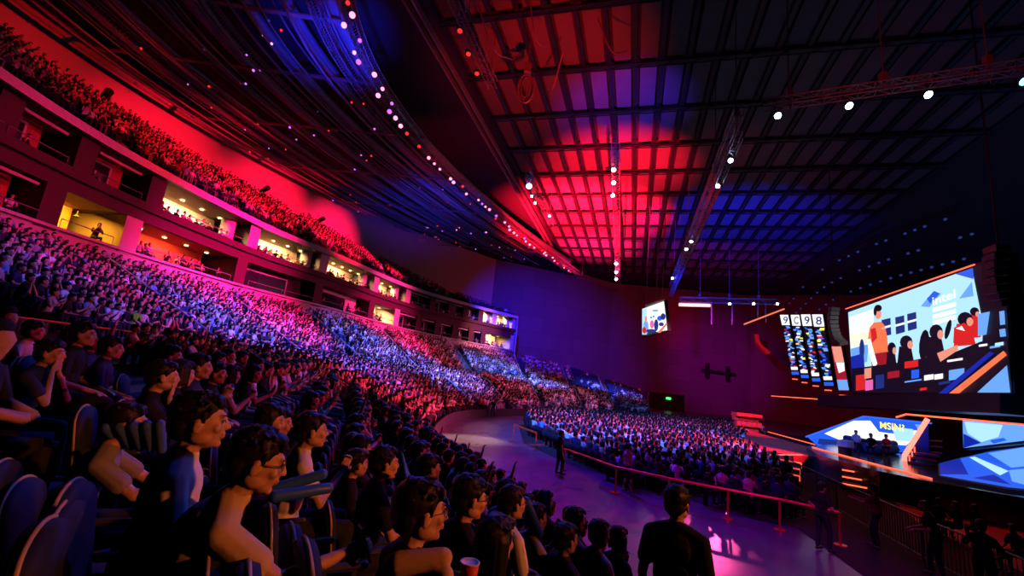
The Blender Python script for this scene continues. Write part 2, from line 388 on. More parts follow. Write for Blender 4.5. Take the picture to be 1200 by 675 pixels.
for storey, bays, z0, z1 in (('lower', LO, 8.8, 11.15), ('upper', UP, 11.85, 14.32)):
    used_n = {}
    for bi, (xa, xb, kind) in enumerate(bays):
        sa, sb = s_at(max(xa, -30)), s_at(xb)
        if xa < -5: sa = max(0.5, sb - 9)
        L = sb - sa
        used_n[kind] = used_n.get(kind, 0) + 1
        last = bi == len(bays) - 1
        where = ('at the far end of the ' if last else f'{ordn(bi + 1)} from the left in the ') + f'{storey} storey'
        p, nn, t = wpos((sa + sb) / 2); c = p + nn * (DEP / 2)
        root = thing('hospitality_box', f'{names[kind]}, {where}', 'hospitality box', (float(c[0]), float(c[1]), z0), 'hospitality boxes in two storeys')
        dz = zlow(sa) - 9 if storey == 'lower' else 0
        # side walls (splayed pillars) to the next bay
        g = fin(sb + .5 * (s_at(min(bays[bi + 1][0], 601)) - sb) if not last else SEND - .3, z0, z1, 'wide')
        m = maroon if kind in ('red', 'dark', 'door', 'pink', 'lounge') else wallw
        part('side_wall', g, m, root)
        # back wall set forward, with its own colour, and a floor lip
        d = 3.0 if kind in ('gold', 'amber', 'lounge') else 1.6
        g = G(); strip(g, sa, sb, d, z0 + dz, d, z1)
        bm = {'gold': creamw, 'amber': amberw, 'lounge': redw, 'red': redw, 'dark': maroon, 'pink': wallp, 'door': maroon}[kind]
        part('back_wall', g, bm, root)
        if kind in ('gold', 'amber', 'lounge'):
            g = G(); strip(g, sa, sb, .1, z1 - .02, d, z1 - .02); part('ceiling_panel', g, creamw if kind != 'lounge' else redw, root)
            g = G(); n = max(2, int(L / 1.6))
            for s in np.linspace(sa + L / n / 2, sb - L / n / 2, n):
                p, nn, t = wpos(s); q = p + nn * (d * .55)
                g = G()
                if kind == 'amber': g.lathe([(.02, .35), (.05, .1), (.2, 0), (.17, 0)], (q[0], q[1], z1 - .75), 10)
                else: g.lathe([(.13, 0), (.13, .04)], (q[0], q[1], z1 - .1 + dz), 10)
                part('pendant_lamp' if kind == 'amber' else 'downlight', g, BLACK if kind == 'amber' else lampm, root)
            if kind == 'gold' and storey == 'upper':      # white curved screen wall at the end of the bay
                p, nn, t = wpos(sb - .3); q = p + nn * 1.3
                part('pillar', G().lathe([(.55, 0), (.55, z1 - z0)], (q[0], q[1], z0), 18), wallw, root, True)
            nl = max(1, int(L / 6 + .5)); near = s_at(200) > sa
            for s in np.linspace(sa + L / nl / 2, sb - L / nl / 2, nl):
                p, nn, t = wpos(s); q = p + nn * 1.6; q2 = p + nn * 2.2
                area((q[0], q[1], z1 - .2 + dz), (q2[0], q2[1], z0), {'gold': (1, .52, .20), 'amber': (1, .36, .02), 'lounge': (1, .2, .06)}[kind], {'gold': 620, 'amber': 420, 'lounge': 230}[kind] * (.6 + .8 * min(1, sa / 60)), min(L / nl * .7, 3), 1)
        else:
            # window with a frame in the set-forward wall
            g = G(); wl = L * .62; sc_ = sa + L * .42
            o = 1.52; zz0, zz1 = z0 + dz + .55, z1 - .35
            beam(g, sc_ - wl / 2, sc_ + wl / 2, o - .06, o, zz1, zz1 + .12); beam(g, sc_ - wl / 2, sc_ + wl / 2, o - .06, o, zz0 - .1, zz0)
            for e in (sc_ - wl / 2, sc_ + wl / 2 - .12): beam(g, e, e + .12, o - .06, o, zz0, zz1 + .12)
            wf = part('window_frame', g, wallw, root)
            g = G(); strip(g, sc_ - wl / 2 + .1, sc_ + wl / 2 - .1, o + .0, zz0, o + .0, zz1)
            me = g.mesh('window_pane', glassdark); me.transform(Matrix.Translation(-root.location)); link('window_pane', me, wf)
        # balustrade rail in front
        g = G(); sl = np.linspace(sa, sb, max(3, int(L / 1.5))); zr = z0 + dz + (.95 if storey == 'upper' else .75)
        line = [(*(wpos(s)[0] - wpos(s)[1] * .15), zr) for s in sl]
        g.tube(line, .03, 6)
        for q in line[::2]: g.tube([(q[0], q[1], zr - .6), q], .02, 5)
        part('balcony_rail', g, TRUSS, root)
        BAY_FRONT.append((storey, sa, sb, kind, z0 + dz))
        if kind in ('red',) or (kind == 'door'):
            g = G(); beam(g, sa, sb, .2, .32, z1 - .3, z1 - .14); part('lintel', g, wallp, root)

# ------------------------------------------------------------------ upper tier behind the ledge and the side wall above it
UN = [(-27.5, -6), (-31, 6), (-33, 17), (-33.4, 25), (-33.2, 34), (-31, 45), (-27, 56), (-18, 76), (-1.5, 90.5)]
UZ = [20.6, 20.6, 20.6, 20.6, 20.6, 20.4, 20.0, 18.6, 15.4]
UPP = catmull(UN, NS); WP9 = catmull(WN[:9], NS); UZP = np.interp(np.arange(len(UPP)) / NS, range(9), UZ)
NU = 11; KU = len(UPP)
def urow_z(i, k): return 14.5 + (UZP[k] - 14.5) * (i + 1) / NU
g = G()
for i in range(NU):
    a = WP9 * (1 - i / NU) + UPP * (i / NU); b = WP9 * (1 - (i + 1) / NU) + UPP * ((i + 1) / NU); v = []; f = []
    for k in range(KU):
        z = urow_z(i, k); zb = urow_z(i - 1, k) if i else 14.5
        v += [(a[k][0], a[k][1], zb), (a[k][0], a[k][1], z), (b[k][0], b[k][1], z)]
    for k in range(KU - 1): f += [(3 * k, 3 * k + 3, 3 * k + 4, 3 * k + 1), (3 * k + 1, 3 * k + 4, 3 * k + 5, 3 * k + 2)]
    g.add(v, f)
struct('floor_upper_tier', g, CONC)
RN = [(-30, -10), (-34.5, 4), (-37, 16), (-37.8, 25), (-37, 34), (-34.5, 44), (-30, 55), (-20.5, 76), (-4, 93)]
RP = catmull(RN, NS); g = G(); v = []; f = []
for k in range(len(RP)):
    u = UPP[k]; z0 = UZP[k]
    v += [(u[0], u[1], z0), (RP[k][0], RP[k][1], z0 + .1), (RP[k][0], RP[k][1], 28)]
for k in range(len(RP) - 1): f += [(3 * k, 3 * k + 3, 3 * k + 4, 3 * k + 1), (3 * k + 1, 3 * k + 4, 3 * k + 5, 3 * k + 2)]
g.add(v, f)
struct('wall_left', g, mat('side_wall_boards', (.55, .45, .45), .7, vary=.12, scale=1))

# back wall with acoustic tiles, right wall, ceiling
bw = mat('back_wall_tiles', (.22, .20, .24), .75)
nt = bw.node_tree; br = nt.nodes.new('ShaderNodeTexBrick'); br.inputs['Scale'].default_value = 1; br.offset = .5
br.inputs['Color1'].default_value = (.20, .19, .22, 1); br.inputs['Color2'].default_value = (.16, .15, .18, 1); br.inputs['Mortar'].default_value = (.13, .12, .14, 1)
br.inputs['Brick Width'].default_value = 5; br.inputs['Row Height'].default_value = 3.4; br.inputs['Mortar Size'].default_value = .05
tc = nt.nodes.new('ShaderNodeTexCoord'); sp = nt.nodes.new('ShaderNodeSeparateXYZ'); cb = nt.nodes.new('ShaderNodeCombineXYZ')
nt.links.new(tc.outputs['Object'], sp.inputs[0]); nt.links.new(sp.outputs['X'], cb.inputs['X']); nt.links.new(sp.outputs['Z'], cb.inputs['Y']); nt.links.new(cb.outputs[0], br.inputs['Vector'])
for l in list(nt.links):
    if l.to_socket == nt.nodes['Principled BSDF'].inputs['Base Color']: nt.links.remove(l)
nt.links.new(br.outputs['Color'], nt.nodes['Principled BSDF'].inputs['Base Color'])
bk = [(-4, 93), (24, 104), (56, 102), (78, 88), (80, 60), (56, 14), (40, -15)]
g = G()
for i in range(3):
    a, b = bk[i], bk[i + 1]; g.add([(a[0], a[1], 0), (b[0], b[1], 0), (b[0], b[1], 28), (a[0], a[1], 28)], [(0, 1, 2, 3)])
struct('wall_back', g, bw)
g = G()
for i in range(3, 6):
    a, b = bk[i], bk[i + 1]; g.add([(a[0], a[1], 0), (b[0], b[1], 0), (b[0], b[1], 28), (a[0], a[1], 28)], [(0, 1, 2, 3)])
struct('wall_right', g, mat('black_drape', (.02, .02, .022), .9))
g = G(); v = [(x, y, 28.3) for x, y in list(RN) + bk[1:]]
g.add(v, [tuple(range(len(v)))])
struct('ceiling', g, mat('ceiling_black', (.035, .035, .04), .8))
# loading door and vestibule boards at the foot of the back wall
q = PY(760, 459, 100); q2 = PY(803, 464, 99)
dr = thing('loading_door', 'wide black loading door in the far wall with a small green sign', 'door', (float(q[0] + q2[0]) / 2, 98.5, 0))
x0, x1 = q[0], q2[0]; zt = q[2]
g = G(); g.box(((x0 + x1) / 2, 99.6, zt / 2), (x1 - x0, .3, zt)); part('door_leaf', g, mat('door_black', (.008, .008, .01), .8), dr)
g = G(); g.box((x0 - .3, 99.5, zt / 2), (.5, .6, zt + .5)); g.box((x1 + .3, 99.5, zt / 2), (.5, .6, zt + .5)); g.box(((x0 + x1) / 2, 99.5, zt + .25), (x1 - x0, .6, .5)); part('door_frame', g, bw, dr)
part('exit_light', G().box(((x0 + x1) / 2 + .3, 99.2, zt - 1), (1.0, .2, .45)), mat('green_sign_glow', None, emit=(.1, 1, .2), power=2), dr)

# ------------------------------------------------------------------ panelled ceiling field
AZ = math.radians(16); UU = np.array([math.sin(AZ), math.cos(AZ)]); VV = np.array([math.cos(AZ), -math.sin(AZ)])
O0 = np.array([-10.2, 16.0])           # near left corner
NC, NL, PW, PL = 22, 14, 1.9, 5.9
gp = G(); gb = G(); gt = G()
def q3(u, v, z): p = O0 + UU * u + VV * v; return (p[0], p[1], z)
for i in range(NL):
    for j in range(NC):
        u0, u1, v0, v1 = i * PL + .3, (i + 1) * PL - .3, j * PW + .38, (j + 1) * PW - .30
        gp.hexa([q3(u0, v0, 27.7), q3(u1, v0, 27.7), q3(u1, v1, 27.7), q3(u0, v1, 27.7), q3(u0, v0, 27.8), q3(u1, v0, 27.8), q3(u1, v1, 27.8), q3(u0, v1, 27.8)])
for j in range(NC + 1):
    gb.bar(q3(0, j * PW, 27.62), q3(NL * PL, j * PW, 27.62), .30, .16)
for i in range(NL + 1):
    gt.bar(q3(i * PL, 0, 27.5), q3(i * PL, NC * PW, 27.5), .34, .14); gt.bar(q3(i * PL, 0, 27.2), q3(i * PL, NC * PW, 27.2), .08, .08)
    for j in range(NC): gt.bar(q3(i * PL, j * PW, 27.2), q3(i * PL, (j + .5) * PW, 27.5), .05)
struct('ceiling_panels', gp, mat('acoustic_panel', (.14, .125, .125), .8, vary=.15, scale=.8))
struct('trim_ceiling_beams', gb, BLACK); struct('trim_ceiling_cross_beams', gt, BLACK)
gd = G()
for off in (-.5, -1.1): gd.bar(q3(0, off, 26.8), q3(NL * PL, off, 26.8), .14, .5)
struct('trim_ceiling_edge', gd, TRUSS)

# ------------------------------------------------------------------ lamps
def lampmesh():
    h = G(); h.lathe([(.07, -.28), (.12, -.24), (.14, 0), (.17, .06), (.17, .02)], n=12)
    b = G(); b.bar((-.2, 0, -.05), (-.2, 0, -.42), .03); b.bar((.2, 0, -.05), (.2, 0, -.42), .03); b.bar((-.2, 0, -.42), (.2, 0, -.42), .04)
    l = G(); l.lathe([(.155, .035), (.10, .06), (.02, .07)], n=12)
    return h, b, l
_h, _b, _l = lampmesh()
ME_H = _h.mesh('lamp_housing', BLACK, True); ME_B = _b.mesh('lamp_bracket', BLACK)
GLOW = {'white': mat('lamp_white_blue_glow', None, emit=(.45, .62, 1), power=26), 'blue': mat('lamp_blue_glow', None, emit=(.06, .22, 1), power=50),
        'pink': mat('lamp_pink_glow', None, emit=(1, .22, .42), power=3.0), 'red': mat('lamp_red_glow', None, emit=(1, .03, .03), power=1.2), 'violet': mat('lamp_violet_glow', None, emit=(.6, .12, 1), power=1.6), 'dim': mat('lamp_dim_blue_glow', None, emit=(.05, .08, .5), power=.35), 'cyan': mat('lamp_cyan_glow', None, emit=(.1, .7, 1), power=8)}
ME_L = {k: _l.mesh('lamp_lens_' + k, m, True) for k, m in GLOW.items()}
def lamp(loc, target, glow, label, group, sc=1.0, name='stage_lamp', parts=True, bracket=True):
    r = thing(name, label, 'lamp', tuple(float(c) for c in loc), group)
    d = Vector(target) - Vector(loc); r.rotation_euler = d.to_track_quat('Z', 'Y').to_euler(); r.scale = (sc,) * 3
    link('housing', ME_H, r)
    if bracket: link('bracket', ME_B, r)
    link('lens', ME_L[glow], r); return r

def truss(name, a, b, label, w=.5, step=.6, cables=(), cat='truss', m=None, ctop=28.3, group=None):
    a, b = np.array(a, float), np.array(b, float); m = m or TRUSS
    r = thing(name, label, cat, tuple((a + b) / 2), group)
    d = (b - a); L = np.linalg.norm(d); d /= L
    s = np.cross(d, [0, 0, 1.]); s = s / np.linalg.norm(s) if np.linalg.norm(s) > .1 else np.array([1., 0, 0]); n = np.cross(s, d)
    cs = [(s * i + n * j) * w / 2 for i, j in ((-1, -1), (1, -1), (1, 1), (-1, 1))]
    for c in cs: part('chord', G().tube([a + c, b + c], .035, 6), m, r)
    g = G(); N = max(2, int(L / step)); 
    for i in range(N):
        p, q = a + d * L * i / N, a + d * L * (i + 1) / N
        for k in range(4):
            c1, c2 = cs[k], cs[(k + 1) % 4]
            if i % 2: c1, c2 = c2, c1
            g.bar(p + c1, q + c2, .03); g.bar(p + c1, p + c2, .025)
    part('lacing', g, m, r)
    for t in cables:
        p = a + d * L * t
        part('hoist_cable', G().tube([p + [0, 0, w / 2], (p[0], p[1], ctop)], .03, 5), m, r)
        g = G(); g.box((p[0], p[1], p[2] + w / 2 + .35), (.3, .25, .5)); g.tube([(p[0] + .1, p[1], p[2] + w / 2 + .3), (p[0] + .14, p[1] + .1, p[2] - .5), (p[0] - .05, p[1], p[2] + w / 2 + .2)], .025, 5); part('chain_hoist', g, m, r)
    return r
T1A, T1B = P(893, 124, 20), P(1212, 76, 20)
truss('lighting_truss', T1A, T1B, 'box truss across the dark upper right carrying four white lamps', .5, .7, (.12, .5, .86))
for i, px in enumerate((911, 994, 1086, 1197)):
    py = 124 - (px - 893) * 48 / 319; z = P(px, py, 20)
    lamp(z - np.array([0, 0, .75]), (z[0] - 2, z[1] - 14, 4), 'cyan' if i == 3 else 'white', ['white lamp at the left end of the upper right truss', 'white lamp second from the left on the upper right truss', 'white lamp third from the left on the upper right truss', 'cyan lamp cut by the right edge of the photo on the upper right truss'][i], 'lamps on the upper right truss', 1.15)
T2A, T2B = P(866, 132, 20), P(786, 335, 19)
truss('lighting_truss', T2A, T2B, 'long red-lit box truss running away above the small hanging screen', .45, .6, (.02, .18, .55, .9))
truss('lighting_truss', T2A + [.1, .2, -1.3], T2B + [.1, .2, -1.3], 'lower companion truss hung under the long right truss', .45, .7, ())
for i, (px, py) in enumerate(((856, 188), (841, 218), (804, 292), (810, 283), (788, 326))):
    p = P(px, py, 18.2); lamp(p, (p[0] - 4, p[1] - 22, 3), 'white', f'small white lamp on the long right truss, {ordn(i + 1)} in order from its near end', 'lamps on the long right truss', .95)
T3A, T3B = P(721, 172, 24), P(724, 330, 24)
truss('lighting_truss', T3A, T3B, 'truss hanging below the middle of the red panelled ceiling', .7, .8, (.05, .5, .95))
for i, (px, py) in enumerate(((719, 199), (719, 214), (718, 229), (722, 309), (722, 319), (722, 327))):
    p = P(px, py, 23.45); lamp(p, (p[0], p[1] - 25, 3), 'white', f'white lamp on the truss before the red ceiling, {ordn(i + 1)} from the top in the photo', 'lamps on the centre truss', 1.3 if i < 3 else 1.7)
truss('lighting_truss', P(676, 323, 24), P(732, 338, 24), 'short cross truss at the far end below the red ceiling', .7, .8, (.1, .9))
truss('lighting_truss', P(619, 205, 24), P(646, 262, 24), 'short truss with blue lamps left of the red ceiling', .6, .7, (.1, .9))
for i, (px, py) in enumerate(((620, 218), (623, 230), (627, 238), (644, 253))):
    p = P(px, py, 23.6); lamp(p, (p[0] + .5, p[1] - 30, 2), 'blue' if i == 0 else 'white', ['large blue lamp glaring left of the red ceiling', 'small white lamp just under the large blue lamp', 'small white lamp third down beside the red ceiling', 'lowest small lamp at the end of the short truss'][i], 'lamps left of the red ceiling', [1.9, .9, .9, .9][i])
truss('lighting_truss', P(530, -8, 24), P(578, 100, 24), 'dim red lattice truss left of the near end of the red ceiling', .6, .7, (.3, .9))
for i, (px, py) in enumerate(((539, 36), (549, 63), (559, 86))):
    p = P(px, py, 23.5); lamp(p, (p[0] + 2, p[1] - 8, 3), 'red', f'dull red lamp on the dim lattice truss, {ordn(i + 1)} from the top', 'lamps on the dim red truss', 1.0)
# motor with a looped chain below the ceiling near the top of the picture
p = P(617, 95, 24); r = thing('cable_bundle', 'looped cables and hoist hanging at the near left corner of the red ceiling', 'cable', tuple(p))
g = G(); g.tube([p + [math.sin(t) * .55, 0, math.cos(t) * 1.1 - .6] for t in np.linspace(0, 2 * PI, 20)], .07, 6)
for k in range(3): g.tube([p + [math.sin(t) * (.3 + .15 * k), .1 * k, math.cos(t) * (.8 + .1 * k) - .5] for t in np.linspace(0, 2 * PI, 18)], .04, 5)
part('coiled_cable', g, TRUSS, r); g = G(); g.box(p + [0, 0, 1.0], (.5, .4, .7)); g.bar(p + [0, 0, 1.3], (p[0], p[1], 27), .05); part('hoist', g, TRUSS, r)
for i, (x0, y0, x1, y1) in enumerate(((620, -5, 640, 55), (660, 60, 640, 110), (700, 20, 735, 60), (560, 5, 600, 70))):
    a, b = P(x0, y0, 26), P(x1, y1, 25); m_ = (a + b) / 2 - [0, 0, 1.2]
    tag(link('hanging_cable', G().tube(catmull([a, m_, b], 8), .05, 5).mesh('hanging_cable', TRUSS)), ['slack cable above the near end of the red ceiling', 'slack cable looping beside the coiled cables', 'slack cable under the second row of red panels', 'slack cable left of the first red panels'][i], 'cable', 'slack cables near the red ceiling')
# far cross truss over the stage side, red tube, small lamps
D7 = 62
a, b = PY(797, 351, D7), PY(912, 354, D7)
truss('lighting_truss', a, b, 'thin red-lit truss high on the far right of the back wall', .7, 1.0, (.2, .5, .8))
a, b = PY(796, 357, D7), PY(832, 358, D7)
tag(link('light_tube', G().tube([a, b], .22, 8).mesh('light_tube', mat('pink_tube_glow', None, emit=(1, .22, .22), power=4))), 'bright pink light tube under the far truss beside the small screen', 'light tube')
area((a + b) / 2 + [0, .6, -.6], ((a + b) / 2 + [2, 30, -8]), (1, .01, .05), 2600, 6, .4)
for i, px in enumerate((855, 883, 911)):
    p = PY(px, 356, D7); lamp(p, (p[0] - 10, p[1] - 40, 3), 'white', f'small blue-white lamp on the far thin truss, {ordn(i + 1)} from the left', 'lamps on the far thin truss', 1.2)
for i, px in enumerate((834, 858, 888, 897)):
    p = PY(px, 354, D7)
    tag(link('hanging_bracket', G().tube([p, p - np.array([0, 0, [3.2, 3.2, 2.2, 3.0][i]])], .09, 6).mesh('hanging_bracket', TRUSS)), f'thin rod hanging under the far truss, {ordn(i + 1)} from the left', 'rod', 'rods under the far truss')

# curved catwalks, ducts and lamp lines over the stand
MN = [(-8, 10), (-11.3, 20), (-11.9, 30), (-8.4, 43.4), (-.8, 60.5), (6.8, 74), (12, 83)]
R2 = [(-28, 6), (-33.5, 18), (-35, 29), (-31.5, 45), (-24, 62), (-14, 77), (-6, 87)]
MC = catmull(MN, 14); RC = catmull(R2, 14)
def line(f, z, e=1.0):
    n = min(len(MC), int(len(MC) * e)); return [(MC[i][0] * (1 - f) + RC[i][0] * f, MC[i][1] * (1 - f) + RC[i][1] * f, z) for i in range(n)]
def curved_truss(f, z, w, label, e=1.0):
    pl = line(f, z, e); r = thing('curved_truss', label, 'truss', pl[len(pl) // 2])
    dense = catmull(pl, 3); 
    for dz, df in ((0, 0), (w, 0), (0, w), (w, w)):
        part('chord', G().tube([(p[0] + df, p[1], p[2] + dz) for p in dense], .045, 5), TRUSS, r)
    g = G()
    for i in range(len(dense) - 1):
        p, q = dense[i], dense[i + 1]
        g.bar((p[0], p[1], p[2]), (q[0], q[1], q[2] + w), .035); g.bar((p[0] + w, p[1], p[2]), (q[0] + w, q[1], q[2] + w), .035); g.bar(p, (p[0] + w, p[1], p[2] + w), .03)
        if i % 9 == 4:                 # antenna-like spigots
            for s in (-1, 1): g.bar(p, (p[0] + .35 * s, p[1] + .2, p[2] + .9), .025)
    part('lacing', g, TRUSS, r); return dense
dm = curved_truss(0.0, 24, .7, 'main curved truss strung with a dense row of pink-white lamps')
curved_truss(.10, 24.6, .6, 'second curved truss just outside the main lamp truss', .98)
curved_truss(.42, 24.8, .5, 'curved truss in the middle of the catwalks over the stand', .92)
curved_truss(.80, 25, .5, 'outer curved truss above the upper tier', .82)
labs = ['broad duct just outside the lamp truss', 'broad duct beside the second curved truss', 'duct bent over the lower stand', 'duct bent along the middle catwalk', 'duct bent above the suites', 'duct outside the middle catwalk', 'duct above the front of the upper tier', 'outermost duct near the side wall']
for i, (f, z, rr) in enumerate(((.10, 26.6, .5), (.055, 26.0, .5), (.2, 26.2, .45), (.33, 26.4, .4), (.5, 26.2, .38), (.62, 26.4, .34), (.74, 26.2, .3), (.9, 26.5, .3))):
    tag(link('air_duct', G().tube(catmull(line(f, z, 1.0 - .22 * f), 3), rr, 12).mesh('air_duct', DUCT, True)), 'curved metal ' + labs[i], 'duct', 'curved ducts over the stand')
g = G()
rnd = random.Random(3)
for k in range(30):
    f = .03 + .94 * k / 30 + rnd.uniform(-.01, .01); z = rnd.uniform(24.2, 25.8)
    n0 = rnd.uniform(0, .35); pl = line(f, z, rnd.uniform(.8, 1.0) - .2 * f)
    part_ = pl[int(len(pl) * n0 * .4):]
    o = tag(link('conduit_pipe', G().tube(part_, rnd.choice((.05, .07, .10)), 6).mesh('conduit_pipe', TRUSS, True)), 'thin conduit pipe curving with the catwalks over the stand', 'pipe', 'conduit pipes curving over the stand')
# radial struts tying the curves together
for k in range(9):
    i = 6 + k * 8
    if i >= len(MC): break
    a, b = MC[i], RC[i]; e = 1 - .0 * k
    o = tag(link('cross_walk', G().bar((a[0], a[1], 25.2), (b[0] * e + a[0] * (1 - e), b[1] * e + a[1] * (1 - e), 25.4), .35, .12).mesh('cross_walk', TRUSS)), 'straight steel walkway tying the curved catwalks together', 'walkway', 'steel cross walks over the stand')
gi = G(); rr = random.Random(9)
dm = np.array(dm); cumd = np.concatenate([[0], np.cumsum(np.linalg.norm(np.diff(dm, axis=0), axis=1))])
s = 9.0; i = 0
while s < cumd[-1] - 1:
    p = np.array([np.interp(s, cumd, dm[:, c]) for c in range(3)])
    py = proj(p); 
    if py and py[1] > -10:
        gl = 'red' if s < 13 else rr.choice(('pink', 'pink', 'pink', 'violet', 'red'))
        lamp(p + [rr.choice((0, .1, .6, .7)), 0, -.2], (p[0] + 3, p[1] - 25, 2), gl, 'round pink-white lamp in the dense row on the main curved truss', 'lamps on the main curved truss', rr.uniform(.8, 1.25), bracket=False)
        i += 1
    s += rr.choice((.9, 1.2, 1.6, 2.2))
for k in range(90):
    f = rr.uniform(.08, .95); e = rr.uniform(.15, .98 - .2 * f); pl = line(f, 24.5); p = pl[int(e * (len(pl) - 1))]
    gl = rr.choice(('red', 'violet', 'violet', 'red', 'dim', 'pink')) if f < .6 else rr.choice(('red', 'red', 'violet'))
    lamp(p, (p[0] + 3, p[1] - 25, 2), gl, 'small coloured lamp scattered among the curved catwalks', 'small lamps among the catwalks', rr.uniform(.4, .7), name='house_lamp', bracket=False)
# mirrored catwalk over the stage side, hardly lit
pts = [P(x, y, 22) for x, y in ((925, 352), (955, 318), (1005, 290), (1060, 268), (1120, 246))]
pl = catmull(pts, 10); r = thing('curved_truss', 'dark curved catwalk over the right side dotted with dim blue lamps', 'truss', tuple(pl[20]))
part('chord', G().tube(pl, .06, 5), BLACK, r); part('chord', G().tube([p + [.8, 0, .8] for p in pl], .06, 5), BLACK, r)
g = G(); [g.bar(p, q + [.8, 0, .8], .04) for p, q in zip(pl[:-1], pl[1:])]; part('lacing', g, BLACK, r)
for row in range(3):
    part('lamp_rail', G().tube([q + [1.2 * row, 0, -1.6 * row - .2] for q in pl], .05, 5), BLACK, r)
    for i, p in enumerate(pl[::2]):
        if rr.random() < .8: lamp(p + [1.2 * row, 0, -1.6 * row - .5], (p[0] - 8, p[1] - 18, 2), 'dim', 'dim blue lamp under the dark curved catwalk on the right', 'dim lamps under the right catwalk', .9, name='house_lamp', bracket=False)

# ------------------------------------------------------------------ screens and stage
def PPL(px, py, A, B, off=0):          # where a pixel's ray meets the vertical plane through plan points A, B (moved off towards the hall)
    A, B = np.array(A, float), np.array(B, float); t = (B - A) / np.linalg.norm(B - A); n = np.array([-t[1], t[0]])
    if n @ A > 0: n = -n               # n points toward the viewer
    v = ray(px, py); A2 = A + n * off
    k = (A2 @ n) / (v[:2] @ n); return v * k + [0, 0, EYE]
SA, SB = (31.8, 41.1), (27.3, 24.5)
def poly(parent, name, px, m, A, B, off, label=None, thick=0):
    v = [PPL(x, y, A, B, off) for x, y in px]
    g = G().add(v, [tuple(range(len(v)))]); return part(name, g, m, parent, label=label)
def E_(name, col, p=1.0): return mat(name, None, emit=col, power=p)
cCY = E_('pixels_pale_cyan', (.45, .80, 1), 1.1); cWH = E_('pixels_white', (1, 1, 1), 1.15); cNV = E_('pixels_navy', (.01, .03, .22), 1); cBL = E_('pixels_blue', (.02, .12, .9), 1.0)
cRD = E_('pixels_red', (.8, .02, .02), .9); cOR = E_('pixels_orange', (1, .20, .08), 1.0); cBK = E_('pixels_black', (.004, .006, .02), .5); cSK = E_('pixels_skin', (1, .36, .26), .9); cLB = E_('pixels_light_blue', (.16, .42, 1), 1.0)
cCR = E_('pixels_cream', (1, .95, .7), 1.1); cDR = E_('pixels_dark_red', (.35, .01, .02), 1); cYE = E_('pixels_yellow', (1, .85, .08), 1.6); cMA = E_('pixels_magenta', (.8, .15, .5), 1); cDB = E_('pixels_deep_blue', (.005, .02, .4), 1.0)
def ov(cx, cy, rx, ry, n=12, rot=0):
    return [(cx + rx * math.cos(2 * PI * k / n) * math.cos(rot) - ry * math.sin(2 * PI * k / n) * math.sin(rot), cy + rx * math.cos(2 * PI * k / n) * math.sin(rot) + ry * math.sin(2 * PI * k / n) * math.cos(rot)) for k in range(n)]
def frame_box(root, px4, A, B, off, m, depth=.5, grow=1.01):
    v = [PPL(x, y, A, B, off) for x, y in px4]; c = sum(v) / 4
    A_, B_ = np.array(A), np.array(B); t = (B_ - A_) / np.linalg.norm(B_ - A_); n = np.array([-t[1], t[0]]); n = -n if n @ A_ > 0 else n
    f = [c + (p - c) * grow for p in v]; b = [p - np.array([n[0], n[1], 0]) * depth for p in f]
    return part('cabinet', G().add(f + b, [(0, 1, 2, 3), (4, 7, 6, 5), (0, 4, 5, 1), (1, 5, 6, 2), (2, 6, 7, 3), (3, 7, 4, 0)]), m, root)
scr = thing('led_screen', 'huge screen above the stage showing players at desks and a man in red', 'screen', tuple(PPL(1090, 460, SA, SB)))
frame_box(scr, [(993, 364), (1176, 298), (1187, 462), (999, 461)], SA, SB, -.06, BLACK, .6, 1.015)
def S(name, px, m, z): return poly(scr, name, px, m, SA, SB, z)
S('picture_ground', [(994, 366), (1176, 300), (1186, 461), (999, 460)], cBK, 0)
S('picture_wall', [(994, 366), (1120, 321), (1139, 315), (1146, 350), (1152, 380), (1150, 425), (1040, 440), (998, 432)], cCY, .02)
S('picture_light', [(995, 372), (1024, 362), (1022, 402), (997, 408)], cWH, .03); S('picture_light', [(996, 392), (1020, 388), (1020, 402), (997, 407)], cCR, .035)
S('picture_floor', [(997, 409), (1018, 403), (1016, 424), (998, 428)], cLB, .035); S('picture_floor', [(997, 418), (1012, 414), (1014, 440), (998, 440)], cDB, .038)
S('picture_chevron', [(1079, 359), (1094, 341), (1103, 344), (1089, 360)], cLB, .035); S('picture_chevron', [(1086, 350), (1095, 341), (1101, 344), (1090, 356)], cBL, .037)
S('picture_chevron', [(1124, 350), (1139, 330), (1141, 347)], cLB, .035); S('picture_edge', [(1119, 321), (1140, 314), (1141, 327)], cBL, .036)
for x0, y0 in ((1033, 374), (1049, 371), (1063, 367)):
    S('picture_window', [(x0, y0 + 1), (x0 + 10.5, y0 - 1.5), (x0 + 11.5, y0 + 18), (x0 + 1, y0 + 21)], cNV, .04)
    S('picture_window_glint', [(x0, y0 + 9.5), (x0 + 11, y0 + 6.5), (x0 + 11, y0 + 9), (x0, y0 + 12)], cWH, .05)
